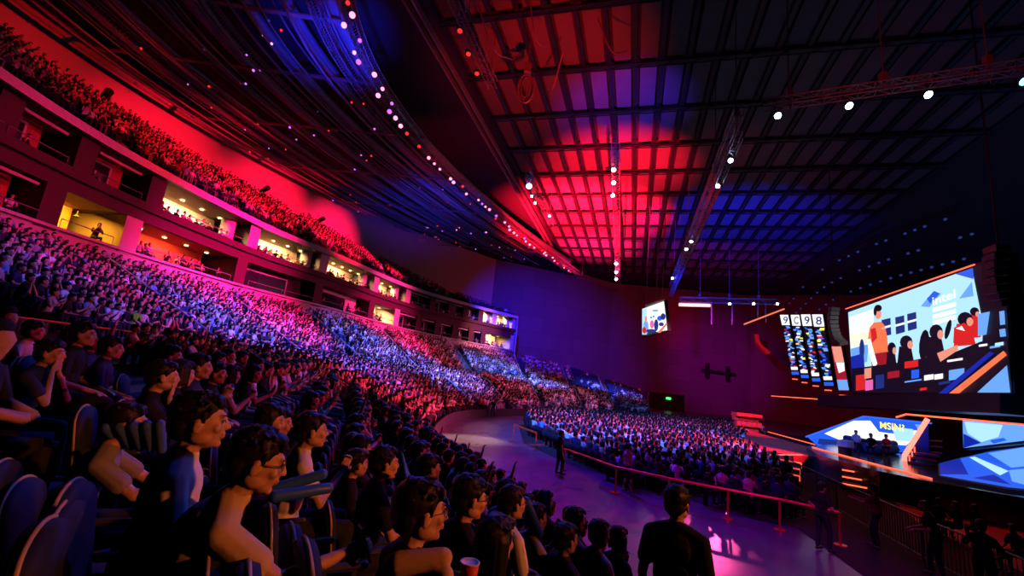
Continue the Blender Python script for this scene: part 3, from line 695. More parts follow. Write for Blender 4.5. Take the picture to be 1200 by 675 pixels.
# wordmark and bars
tx = bpy.data.curves.new('wordmark', 'FONT'); tx.body = 'intel'; tx.size = 1
def text_on(parent, name, body, p0, p1, hpx, m, A, B, off, label=None):
    cu = bpy.data.curves.new(name, 'FONT'); cu.body = body; cu.size = 1; cu.extrude = 0; cu.offset = .012
    o = bpy.data.objects.new(name, cu); COL.objects.link(o); dg = bpy.context.evaluated_depsgraph_get()
    me = bpy.data.meshes.new_from_object(o.evaluated_get(dg)); bpy.data.objects.remove(o)
    a = PPL(*p0, A, B, off); b = PPL(*p1, A, B, off); up_ = PPL(p0[0], p0[1] - hpx, A, B, off)
    xs = [v.co.x for v in me.vertices]; ys = [v.co.y for v in me.vertices]; W = max(xs) - min(xs); Hh = max(ys) - min(ys)
    ex = (b - a) / W; ey = np.array([0, 0, up_[2] - a[2]]) / Hh; x0, y0 = min(xs), min(ys)
    for v in me.vertices:
        q = a + ex * (v.co.x - x0) + ey * (v.co.y - y0) - np.array(parent.location); v.co = q
    me.materials.clear(); me.materials.append(m); o = link(name, me, parent)
    if label: o['label'] = label
    return o
text_on(scr, 'wordmark', 'intel', (1093, 358), (1120, 349), 10, cWH, SA, SB, .05, 'white intel wordmark')
for dy in (0, 8, 15): S('picture_bar', [(1093, 361 + dy), (1120, 354 + dy), (1120, 359 + dy), (1093, 366 + dy)], cWH, .045)
# the standing man in red
S('picture_man_shirt', [(1019, 384), (1024, 378), (1033, 377), (1037, 382), (1040, 396), (1041, 412), (1022, 415), (1017, 398)], cOR, .05); S('picture_man_shirt', [(1020, 386), (1026, 384), (1028, 396), (1022, 402)], cRD, .055)
S('picture_man_face', ov(1029, 368, 4, 6), cSK, .052); S('picture_man_hair', ov(1029, 361, 4.5, 4), cBK, .055); S('picture_man_hair', ov(1025.5, 365, 2, 5), cBK, .056)
S('picture_man_arm', [(1016, 398), (1020, 397), (1028, 426), (1024, 432), (1018, 412)], cWH, .058); S('picture_man_trousers', [(1021, 413), (1041, 411), (1040, 440), (1022, 444)], cDR, .05)
# seated players
for (hx, hy, rx, ry, sh) in ((1045, 408, 5, 7, 0), (1062, 401, 7.5, 8, 0), (1097, 389, 8, 9, 0), (1131, 374, 9, 8.5, 1), (1142, 365, 5.5, 5, 1)):
    S('picture_player_hair', ov(hx, hy, rx, ry), cBK, .06 + hx / 1e5); S('picture_player_face', ov(hx + rx * .62, hy + 3, rx * .45, ry * .6), cSK, .064 + hx / 1e5)
    S('picture_player_body', [(hx - rx * 1.1, hy + ry * .6), (hx + rx * .8, hy + ry * .9), (hx + rx * 1.4, hy + 30), (hx - rx * 1.5, hy + 32)], cRD if sh else cBK, .059 + hx / 1e5)
S('picture_chair', ov(1083, 404, 6, 18, rot=.1), cBK, .07); S('picture_chair', ov(1111, 386, 3.2, 12, rot=.25), cBK, .07); S('picture_chair', ov(1010, 409, 3, 12), cNV, .07)
S('picture_arm', [(1098, 414), (1122, 404), (1123, 410), (1102, 424)], cSK, .09); S('picture_sleeve', [(1118, 384), (1130, 378), (1141, 388), (1128, 404), (1117, 402)], cRD, .088); S('picture_sleeve', [(1120, 385), (1127, 382), (1131, 388)], cWH, .09)
S('picture_monitor', [(1146, 368), (1160, 365), (1156, 392), (1146, 394)], cLB, .09); S('picture_monitor', [(1171, 365), (1177, 364), (1178, 380), (1172, 381)], cLB, .09); S('picture_monitor', [(1171, 386), (1178, 385), (1179, 394), (1172, 395)], cLB, .09)
S('picture_desk', [(998, 432), (1060, 424), (1120, 412), (1150, 400), (1180, 398), (1184, 445), (999, 458)], cBK, .075)
for i, (x, y, w_, h_, c) in enumerate(((1003, 440, 12, 18, cRD), (1013, 432, 8, 12, cSK), (1014, 446, 9, 12, cMA), (1060, 424, 16, 8, cRD), (1068, 434, 9, 10, cBL), (1083, 440, 11, 6, cWH), (1095, 439, 10, 6, cWH), (1112, 434, 18, 12, cLB), (1110, 422, 18, 2.5, cWH), (1147, 404, 10, 2.5, cWH), (1160, 406, 12, 2.5, cLB), (1078, 455, 8, 3, cRD), (1060, 447, 20, 1.6, cLB), (1100, 448, 14, 3, cNV), (1040, 436, 14, 8, cDR), (1166, 402, 10, 4, cCY), (1026, 440, 10, 16, cNV))):
    S('picture_desk_item', [(x, y), (x + w_, y - w_ * .15), (x + w_, y - w_ * .15 + h_), (x, y + h_)], c, .09 + i * .002)
S('picture_stripe', [(1112, 461), (1176, 411), (1180, 416), (1124, 461)], cOR, .13); S('picture_stripe', [(1100, 461), (1160, 412), (1165, 414), (1110, 461)], cDB, .125)
S('picture_triangle', [(1145, 460), (1180, 428), (1184, 460)], cLB, .13)
part('top_light_strip', G().tube([PPL(991, 362, SA, SB, .3), PPL(1142, 310, SA, SB, .3)], .045, 6), E_('orange_strip_glow', (1, .12, .05), 1.9), scr)
#area(PPL(1080, 400, SA, SB, 1.0), PPL(1080, 400, SA, SB, 10) - np.array([0, 0, 3]), (.55, .75, 1), 700, 14, 6)

# tall slanting side screens
digits = '9G98'
def slat(i, top, bot, wt, wb, dig=None):
    r = thing('banner_screen', f'slanted vertical strip screen, {ordn(i + 1)} from the left beside the big screen', 'screen', tuple(PPL(bot[0] + wb / 2, bot[1], SA, SB, -1)), 'slanted strip screens')
    q = [(top[0], top[1]), (top[0] + wt, top[1]), (bot[0] + wb, bot[1]), (bot[0], bot[1])]
    frame_box(r, q, SA, SB, -1.05, BLACK, .3, 1.03); poly(r, 'picture_ground', q, cBK if dig else cDR, SA, SB, -1.0)
    L = lambda t, u: (top[0] * (1 - t) + bot[0] * t + u * (wt * (1 - t) + wb * t), top[1] * (1 - t) + bot[1] * t)
    rnd = random.Random(20 + i)
    if dig:
        poly(r, 'picture_header', [L(0, 0), L(0, 1), L(.17, 1), L(.17, 0)], cWH, SA, SB, -.98)
        text_on(r, 'picture_digit', dig, L(.145, .22), L(.145, .78), (bot[1] - top[1]) * .115, cNV, SA, SB, -.96)
        t = .19
        while t < .86:
            h = rnd.uniform(.015, .035); u = rnd.uniform(0, .6); w_ = rnd.uniform(.2, .5); d = rnd.uniform(-.2, .2)
            poly(r, 'picture_detail', [L(t, u), L(t, min(1, u + w_)), L(t + h, min(1, max(0, u + w_ + d))), L(t + h, max(0, min(1, u + d)))], rnd.choice((cLB, cLB, cBL, cWH, cLB, cWH, cLB, cRD, cBL, cYE, cDB)), SA, SB, -.97 + t * .01)
            t += h * .75
        poly(r, 'picture_detail', [L(.87, .05), L(.87, .95), L(.92, .95), L(.92, .05)], cWH, SA, SB, -.95); poly(r, 'picture_detail', [L(.95, 0), L(.95, 1), L(1, 1), L(1, 0)], cBL, SA, SB, -.95)
    else:
        poly(r, 'picture_detail', [L(0, .05), L(0, .95), L(.35, 1), L(.35, .1)], cSK, SA, SB, -.98); poly(r, 'picture_detail', [L(.36, .2), L(.36, 1), L(.55, .9), L(.6, .3)], cWH, SA, SB, -.98); poly(r, 'picture_detail', [L(.75, 0), L(.75, 1), L(.98, 1), L(.98, 0)], cLB, SA, SB, -.97)
    poly(r, 'foot_light', [(bot[0] + .3, bot[1] + 4.5), (bot[0] + wb * .8, bot[1] + 5), (bot[0] + wb * .8, bot[1] + 6.2), (bot[0] + .3, bot[1] + 5.7)], E_('orange_strip_glow', (1, .12, .05), 1.9), SA, SB, -1)
slat(0, (914, 369), (928, 439), 9.5, 8.5, '9'); slat(1, (926.5, 369), (939, 443), 10, 9, 'C'); slat(2, (938.5, 368.5), (952, 447), 11, 9.5, '9'); slat(3, (951.5, 368.5), (966, 452), 12.5, 11, '8'); slat(4, (974, 406), (983, 458), 12, 12)

def neon(name, pts, label, r_=.09, m=None):
    v = pts if not isinstance(pts[0], tuple) else pts
    o = tag(link(name, G().tube(v, r_, 6).mesh(name, m or E_('orange_strip_glow', (1, .12, .05), 1.9))), label, 'light tube'); return o
neon('light_tube', [PPL(904, 464, SA, SB, -2), PPL(977, 469, SA, SB, -2)], 'level orange light tube below the strip screens', .06)
neon('light_tube', [PY(872, 380, 50), PY(919, 362, 50)], 'slanting orange light tube left of the strip screens', .09, E_('orange_soft_glow', (1, .22, .10), 1.0))

# line arrays
def line_array(pts_px, off, label, bw_, hh, m, glow=None):
    pl = [PPL(x, y, SA, SB, off) for x, y in pts_px]; pl = catmull(pl, 8); cumd = np.concatenate([[0], np.cumsum(np.linalg.norm(np.diff(pl, axis=0), axis=1))])
    r = thing('line_array_speaker', label, 'speaker', tuple(pl[0])); n = int(cumd[-1] / hh)
    tt = np.array([SB[0] - SA[0], SB[1] - SA[1]]); tt = tt / np.linalg.norm(tt)
    for i in range(n):
        s = (i + .5) * cumd[-1] / n; p = np.array([np.interp(s, cumd, pl[:, c]) for c in range(3)])
        g = G(); c, s_ = tt; d = np.array([-c, -s_]); nx = np.array([tt[1], -tt[0]]); 
        if nx @ p[:2] > 0: nx = -nx
        tilt = .35 * i / n
        v = []
        for z in (-1, 1):
            for a_, b_ in ((-1, 1), (1, 1), (.8, -1), (-.8, -1)):
                q = p[:2] + tt * a_ * bw_ / 2 + nx * b_ * .35; v.append((q[0], q[1], p[2] + z * hh * .46 * (1 if b_ > 0 else .8) - (b_ * tilt * .3)))
        part('speaker_cabinet', g.hexa(v), m, r)
    part('rigging', G().tube([pl[0], (pl[0][0], pl[0][1], 28.3)], .05, 5), BLACK, r)
LA = mat('speaker_black', (.10, .10, .11), .45)
line_array([(1170, 288), (1167, 310), (1169, 335), (1177, 360)], 2.0, 'tall curved line array speaker at the upper right corner of the screen', .9, .38, LA)
line_array([(978, 360), (976, 378), (980, 395), (988, 404)], 1.5, 'curved line array speaker left of the big screen', .7, .38, LA)
line_array([(886, 392), (888, 402), (893, 408), (900, 414)], -4, 'small curved speaker lit yellow far back by the wall', 1.0, .45, mat('yellow_lit_case', (.8, .55, .05), .5))  # yellow light is put into the case colour

# the set on the stage
BA, BB = (23.5, 38.0), (32.0, 31.0)
SET = thing('stage_set_screen', 'wide backdrop screen of the talk set on stage, blue and white with yellow lettering', 'screen', tuple(PPL(1010, 530, BA, BB)))
frame_box(SET, [(944, 511), (1012, 487), (1090, 494), (1068, 548)], BA, BB, -.3, BLACK, .4, 1.01)
def T(name, px, m, z): return poly(SET, name, px, m, BA, BB, z)
T('picture_ground', [(946, 512), (1012, 489), (1087, 496), (1063, 530), (1040, 530), (960, 524)], cBL, 0)
T('picture_glow', [(966, 508), (1000, 493), (1020, 493), (1030, 506), (1060, 510), (1072, 504), (1078, 506), (1062, 522), (1030, 520), (985, 516)], cWH, .02)
T('picture_glow', [(1045, 500), (1070, 503), (1072, 518), (1050, 516)], cCY, .03); T('picture_dark', [(960, 514), (985, 516), (1000, 521), (975, 524), (958, 520)], cNV, .03)
T('picture_glow', [(1072, 497), (1086, 498), (1078, 508)], cLB, .03)
text_on(SET, 'backdrop_lettering', 'MSIN?', (1031.5, 502), (1060, 506), 8, cYE, BA, BB, .05, 'yellow letters on the backdrop')
part('top_edge', G().tube([PPL(944, 512, BA, BB, .1), PPL(1012, 488, BA, BB, .1), PPL(1092, 496, BA, BB, .1)], .06, 5), E_('blue_edge_glow', (.05, .15, 1), 1), SET)
#area(PPL(1015, 508, BA, BB, .8), PPL(1015, 508, BA, BB, .8) + np.array([-6, -8, -1.5]), (.4, .6, 1), 180, 5, 1.5)
# platform
def gpoly(name, px, z, h, m, label, cat, edge=None, grp=None):
    v = [P(x, y, z) for x, y in px]; n = len(v); b = [p - [0, 0, h] for p in v]
    r = thing(name, label, cat, tuple(sum(v) / n - np.array([0, 0, h])), grp)
    part('deck', G().add(v + b, [tuple(range(n))] + [(i, (i + 1) % n, n + (i + 1) % n, n + i) for i in range(n)]), m, r)
    if edge: 
        for a, b_ in edge: part('edge_light', G().tube([P(*a, z + .03), P(*b_, z + .03)], .035, 5), E_('orange_strip_glow', (1, .12, .05), 1.9), r)
    return r
deckm = mat('stage_gloss_black', (.05, .05, .06), .15)
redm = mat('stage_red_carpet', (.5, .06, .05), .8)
gpoly('stage_platform', [(945, 523), (1000, 519), (1075, 536), (1120, 552), (1230, 560), (1240, 590), (1098, 566), (1030, 552), (960, 534)], 1.2, 1.15, deckm, 'raised glossy stage floor in front of the talk set', 'stage', [((952, 524), (1030, 545)), ((1030, 545), (1092, 561))])
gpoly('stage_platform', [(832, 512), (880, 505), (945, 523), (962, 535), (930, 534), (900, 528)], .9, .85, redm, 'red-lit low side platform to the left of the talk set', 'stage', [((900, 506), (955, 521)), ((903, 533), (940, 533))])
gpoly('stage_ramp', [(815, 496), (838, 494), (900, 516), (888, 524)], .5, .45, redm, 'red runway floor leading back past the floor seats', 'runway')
# steps with lit edges in front of the platform
def steps(cpx, label, n=3, flip=1):
    c = P(*cpx, 1.15); r = thing('stage_steps', label, 'steps', (c[0], c[1], 0), 'stage steps with lit edges')
    d = np.array([-.62, -.78]); t = np.array([.78, -.62]) * flip
    for i in range(n):
        z = 1.15 - (i + 1) * .28; a = c[:2] + d * (.35 * i); b = a + d * .35; W = 1.3
        q = [a - t * W, a + t * W, b + t * W, b - t * W]
        st = part('step', G().hexa([(p[0], p[1], 0.02) for p in q] + [(p[0], p[1], z) for p in q]), deckm, r)
        me = G().tube([(q[3][0], q[3][1], z), (q[2][0], q[2][1], z)], .035, 5).tube([(q[2][0], q[2][1], z), (q[2][0], q[2][1], z - .26)], .035, 5).mesh('step_light', E_('orange_strip_glow', (1, .12, .05), 1.9))
        me.transform(Matrix.Translation(-r.location)); link('step_light', me, st)
steps((1026, 549), 'small flight of steps with orange lit edges below the talk set')
steps((906, 530), 'small flight of steps with orange lit edges at the side platform')
# portal to the right of the set: slanting tube, blue-lit wall, canopy edge
PA, PB = (24.0, 27.0), (31.5, 24.0)
por = thing('stage_portal', 'slanted portal frame with a pink-orange light tube right of the talk set', 'portal', tuple(PPL(1060, 555, PA, PB)))
tube_m = E_('salmon_tube_glow', (1, .22, .15), 2.2)
part('light_tube', G().tube([PPL(1060, 548, PA, PB), PPL(1060, 534, PA, PB), PPL(1087, 491, PA, PB)], .13, 8), tube_m, por)
poly(por, 'side_panel', [(1062, 548), (1062, 533), (1088, 494), (1088, 531), (1074, 534)], mat('portal_blue_panel', (.02, .04, .5), .5), PA, PB, -.2)  # blue light on the side wall is put into its colour
frame_box(por, [(1061, 533), (1088, 493), (1089, 531), (1062, 547)], PA, PB, -.25, mat('portal_blue_panel', (.02, .04, .5), .5), .3, 1.0)
spot(PPL(1064, 545, PA, PB, 3) , PPL(1078, 518, PA, PB, -.2), (.02, .06, 1), 160, 60, 1)
neon('canopy_light', [PPL(1050, 489, PA, PB, .5), PPL(1062, 485.5, PA, PB, .5), PPL(1215, 499, PA, PB, .5)], 'long orange light strip on the canopy over the right of the stage', .055)
can = thing('stage_canopy', 'black canopy slab between the big screen and the stage', 'canopy', tuple(PPL(1120, 475, SA, SB, 1)))
g = G(); a, b, c, d = [PPL(x, y, SA, SB, -1.5) for x, y in ((985, 466), (1230, 466), (1230, 490), (985, 478))]; nn = np.array([-4.0, 1.1, 0])
part('slab', G().add([a, b, c, d, a + nn * .5, b + nn * .5, c + nn * .5, d + nn * .5], [(0, 1, 2, 3), (4, 7, 6, 5), (0, 4, 5, 1), (1, 5, 6, 2), (2, 6, 7, 3), (3, 7, 4, 0)]), BLACK, can)
# side steps with lit posts inside the portal
st = thing('stage_stairs', 'dark stairs with short lit posts right of the portal', 'stairs', tuple(P(1085, 545, .9)))
for i in range(3):
    a, b = PPL(1066 + 3 * i, 541 - 5 * i, PA, PB, 1.4 - .3 * i), PPL(1092 + 3 * i, 546 - 6 * i, PA, PB, 1.4 - .3 * i)
    part('tread', G().bar(a, b, .5, .12), redm, st)
    part('lit_post', G().tube([a + [0, 0, .02], a + [0, 0, .35]], .04, 5), E_('orange_strip_glow', (1, .12, .05), 1.9), st)
rl = G()
for y in (516, 523, 530): rl.tube([PPL(1090, y, PA, PB, -.6), PPL(1104, y + 1, PA, PB, -.6)], .05, 5)
part('handrail', rl, mat('red_rail_paint', (.5, .05, .04), .5), st)
# right-hand lower screens
RA, RB = (35.0, 34.0), (31.5, 20.0)
rs = thing('side_stage_screen', 'pale blue screen at the right edge of the stage above the glowing floor', 'screen', tuple(PPL(1165, 528, RA, RB)))
frame_box(rs, [(1126, 490), (1230, 498), (1230, 516), (1127, 527)], RA, RB, -.05, BLACK, .4, 1.01)
def Q(name, px, m, z): return poly(rs, name, px, m, RA, RB, z)
Q('picture_ground', [(1128, 492), (1228, 500), (1228, 513), (1129, 525)], cLB, 0); Q('picture_shape', [(1130, 494), (1175, 498), (1170, 512), (1150, 518), (1134, 508)], cCY, .02)
Q('picture_shape', [(1129, 508), (1150, 519), (1129, 525)], cDB, .03); Q('picture_shape', [(1160, 516), (1176, 513), (1180, 516), (1164, 520)], cBL, .03); Q('picture_shape', [(1190, 498), (1228, 500), (1228, 508), (1195, 512)], cLB, .02)
ff = gpoly('lit_floor_screen', [(1099, 543), (1160, 527), (1250, 515), (1250, 580), (1180, 573), (1100, 558)], 1.32, .1, cBK, 'glowing blue floor screen on the right of the stage', 'floor screen')
def FQ(name, px, m, z):
    v = [P(x, y, z) for x, y in px]; return part(name, G().add(v, [tuple(range(len(v)))]), m, ff)
FQ('picture_ground', [(1101, 543), (1160, 529), (1250, 517), (1250, 578), (1182, 571), (1102, 557)], cBL, 1.335)
FQ('picture_shape', [(1101, 543), (1125, 537), (1135, 556), (1102, 556)], cDB, 1.34); FQ('picture_shape', [(1136, 536), (1142, 535), (1182, 552), (1172, 557)], cCY, 1.345)
FQ('picture_shape', [(1158, 531), (1200, 524), (1215, 545), (1185, 548)], cLB, 1.343); FQ('picture_shape', [(1182, 551), (1215, 548), (1215, 572), (1186, 564)], cLB, 1.344); FQ('picture_shape', [(1140, 560), (1165, 556), (1185, 568)], cDB, 1.344)
# people and furniture on the set are small silhouettes: curved sofa and table
so = thing('sofa', 'long low blue sofa on the talk set', 'sofa', tuple(P(1020, 528, 1.25)))
a, b, c = P(990, 524, 1.25), P(1022, 531, 1.25), P(1048, 531, 1.25)
part('sofa_seat', G().tube(catmull([a + [0, 0, .25], b + [0, 0, .25], c + [0, 0, .25]], 6), .32, 8), mat('sofa_fabric', (.05, .08, .3), .8), so, True)
part('sofa_back', G().tube(catmull([a + [.4, .4, .6], b + [.4, .4, .6], c + [.4, .4, .6]], 6), .2, 8), mat('sofa_fabric', (.05, .08, .3), .8), so, True)
p = P(991, 533, 1.2); tb = thing('side_table', 'white drum shaped table with a black base at the left of the sofa', 'table', tuple(p))
part('tabletop', G().lathe([(.42, 0), (.42, .35)], p + [0, 0, .45], 16), mat('white_laminate', (.9, .9, .95), .4), tb); part('base', G().lathe([(.36, 0), (.36, .45)], p, 16), BLACK, tb)
# small distant desk of coloured boxes
p = P(875, 512, .6); st2 = thing('equipment_stack', 'red-lit stack of flight cases and lamps on the runway', 'equipment', tuple(PD(875, 508, 44)))
g0 = PD(875, 512, 44); casem = mat('red_lit_case', (.5, .10, .08), .6)  # red light on the cases is put into their colour
for i in range(5):
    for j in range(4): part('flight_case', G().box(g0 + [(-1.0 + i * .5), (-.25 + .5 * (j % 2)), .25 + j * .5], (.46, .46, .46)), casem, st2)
spot(tuple(g0 + [-5, -9, 5]), tuple(g0 + [0, 0, 1]), (1, .03, .02), 5000, 26, 1)  # red spot added to brighten the dark cases
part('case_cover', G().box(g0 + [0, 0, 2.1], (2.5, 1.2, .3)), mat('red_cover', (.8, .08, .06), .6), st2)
# small screen hanging over the floor
HA, HB = PY(753, 372, 56)[:2], PY(781, 370, 50)[:2]
hs = thing('hanging_screen', 'small screen hanging under the truss showing the same players picture', 'screen', tuple(PPL(767, 372, HA, HB)))
frame_box(hs, [(752.5, 362), (778, 352), (782, 387), (752.5, 395)], HA, HB, -.1, BLACK, .4, 1.03)
def Hs(name, px, m, z): return poly(hs, name, px, m, HA, HB, z)
Hs('picture_ground', [(752.5, 362), (778, 353), (782, 387), (752.5, 391)], cWH, 0); Hs('picture_shape', [(752.5, 362), (758, 360), (758, 392), (752.5, 392)], cCY, .03)
for i, (x, y, rx, ry, c) in enumerate(((763, 372, 1, 1.4, cBL), (766, 371, 1, 1.4, cBL), (757, 383, 3, 8, cLB), (764, 380, 2.5, 5, cMA), (769, 381, 2.6, 7, cNV), (773, 373, 3, 3, cBL), (777, 371, 3, 4, cNV), (763, 388, 6, 2.6, cNV), (775, 380, 3, 2.4, cNV), (755, 387, 2.3, 4, cRD), (757, 374, 1.5, 4, cSK), (768, 364, 4, 1.2, cLB))):
    Hs('picture_shape', ov(x, y, rx, ry), c, .04 + i * .005)
Hs('picture_stripe', [(770, 390), (781, 378), (782, 380), (774, 390)], cOR, .12)
for px in (757, 769, 776):
    a = PPL(px, 359 - (px - 757) * .35, HA, HB); part('suspension_cable', G().tube([a, (a[0], a[1], 28.3)], .05, 5), TRUSS, hs)
g = G(); a, b = PPL(757, 358, HA, HB, .2), PPL(779, 350.5, HA, HB, .2); g.tube([a, b], .12, 6); part('top_bar', g, TRUSS, hs)
# speaker pole silhouettes on the back wall
a, b = PPL(822, 433, (24, 102), (56, 100)), PPL(862, 439, (24, 102), (56, 100))
r = thing('wall_rig', 'black horizontal rig with two upright ends before the purple wall', 'rig', tuple(a))
part('cross_bar', G().bar(a, b, .5), BLACK, r)
for p in (a + (b - a) * .18, a + (b - a) * .78): part('upright', G().bar(p + [0, 0, 1.6], p - [0, 0, 1.6], .7), BLACK, r)

# ------------------------------------------------------------------ people
def remesh(g, voxel, mats, name, smooth=2, colorfn=None):
    me = g.mesh('tmp', mats[0] if isinstance(mats, (list, tuple)) else mats)
    o = bpy.data.objects.new('tmp', me); COL.objects.link(o)
    m = o.modifiers.new('r', 'REMESH'); m.mode = 'VOXEL'; m.voxel_size = voxel; m.use_smooth_shade = True
    if smooth: s = o.modifiers.new('s', 'SMOOTH'); s.factor = .5; s.iterations = smooth
    dg = bpy.context.evaluated_depsgraph_get(); out = bpy.data.meshes.new_from_object(o.evaluated_get(dg)); out.name = name
    bpy.data.objects.remove(o); bpy.data.meshes.remove(me)
    if isinstance(mats, (list, tuple)) and len(mats) > 1:
        out.materials.clear(); [out.materials.append(x) for x in mats]
    elif not len(out.materials): out.materials.append(mats if not isinstance(mats, (list, tuple)) else mats[0])
    return out
V = Vector
def head_parts(female=False):
    """head around its own centre, looking along +y"""
    g = G()
    g.ell((0, -.018, .028), (.074, .094, .088), nu=18, nv=12); g.ell((0, .018, -.02), (.060, .074, .088), nu=18, nv=12)
    g.ell((0, .036, -.072), (.043, .046, .036)); g.ell((0, .070, -.090), (.022, .018, .018))
    g.cap((0, .082, .018), .009, (0, .103, -.021), .0115); g.ell((0, .096, -.024), (.018, .012, .009))
    g.cap((-.030, .076, .026), .012, (.030, .076, .026), .012)
    for s in (-1, 1):
        g.ell((.034 * s, .060, -.022), (.026, .024, .022)); g.ell((.074 * s, -.004, -.010), (.010, .019, .032), rot=Matrix.Rotation(.35 * s, 3, 'Z') @ Matrix.Rotation(-.2, 3, 'X'))
        g.ell((.044 * s, .010, -.060), (.021, .042, .028))
        g.ell((.026 * s, .076, .006), (.013, .012, .010))
    g.cap((-.016, .091, -.048), .0065, (.016, .091, -.048), .0065); g.cap((-.013, .089, -.060), .0075, (.013, .089, -.060), .0075)
    return g
def hair_parts(style, seed=0):
    g = G(); r = random.Random(seed)
    g.ell((0, -.030, .046), (.084, .098, .086), nu=18, nv=12)
    g.ell((0, -.060, -.005), (.072, .062, .075))
    g.ell((0, .034, .092), (.060, .042, .026))
    for k in range(46 if style != 'bob' else 26):        # short tufts
        a = r.uniform(0, 2 * PI); e = r.uniform(.15, 1.35)
        d = V((math.cos(a) * math.cos(e), math.sin(a) * math.cos(e), math.sin(e))); c = V((0, -.028, .042)) + V((d.x * .080, d.y * .094, d.z * .084))
        if c.y > .045 and c.z < .070: continue
        g.cap(c, .012, c + V((d.x * .012 + r.uniform(-.018, .018), d.y * .010 + r.uniform(-.006, .022), d.z * .014 - .004)), .005, n=6)
    for k in range(7):                                    # fringe
        x = -.05 + .1 * k / 6; g.cap((x, .056, .092), .012, (x + r.uniform(-.012, .012), .083 - abs(x) * .4, .064 + r.uniform(-.008, .006)), .006, n=6)
    for s in (-1, 1): g.cap((.072 * s, .012, .040), .012, (.074 * s, .014, .006), .007)
    if style == 'long':
        for k in range(9):
            a = PI * (k / 8) + PI; g.cap((.070 * math.cos(a), -.03 + .07 * math.sin(a) * .8, .02), .030, (.085 * math.cos(a), -.045 + .075 * math.sin(a) * .7, -.23 - r.uniform(0, .05)), .018, n=8)
    if style == 'bob':
        for s in (-1, 1):
            for k in range(3): g.cap((.072 * s, .01 - .03 * k, .03), .022, (.076 * s, .015 - .03 * k, -.085), .016, n=8)
    return g
def hand_parts(wrist, dirv, palm_n, curl=.5, side=1, thumb=1):
    """palm + five fingers; dirv along the hand, palm_n out of the palm"""
    g = G(); d = V(dirv).normalized(); n = V(palm_n); n = (n - d * n.dot(d)).normalized(); s = d.cross(n) * side
    w = V(wrist); pc = w + d * .048
    R_ = Matrix((s, d, n)).transposed()
    g.ell(pc, (.040, .050, .016), rot=R_, nu=12, nv=8); g.cap(w, .024, w + d * .03, .022)
    for i, (off, L, r) in enumerate(((-.028, .062, .0085), (-.0095, .072, .009), (.0095, .068, .0088), (.028, .054, .008))):
        a = pc + s * off + d * .040; c1 = curl * .8; p = a; dd = d
        for j, fr in enumerate((.42, .32, .26)):
            ang = curl * (.7 + .25 * j); dd = (dd * math.cos(ang) + n * math.sin(ang)).normalized(); q = p + dd * L * fr
            g.cap(p, r * (1 - .08 * j), q, r * (.92 - .08 * j), n=8); p = q
    t0 = w + d * .022 - s * .026 * thumb; t1 = t0 + (d * .6 - s * .7 * thumb + n * .35).normalized() * .036; t2 = t1 + (d * .9 - s * .1 * thumb + n * .4).normalized() * .030
    g.cap(t0, .013, t1, .0105, n=8); g.cap(t1, .0105, t2, .009, n=8)
    return g
class Pose: pass
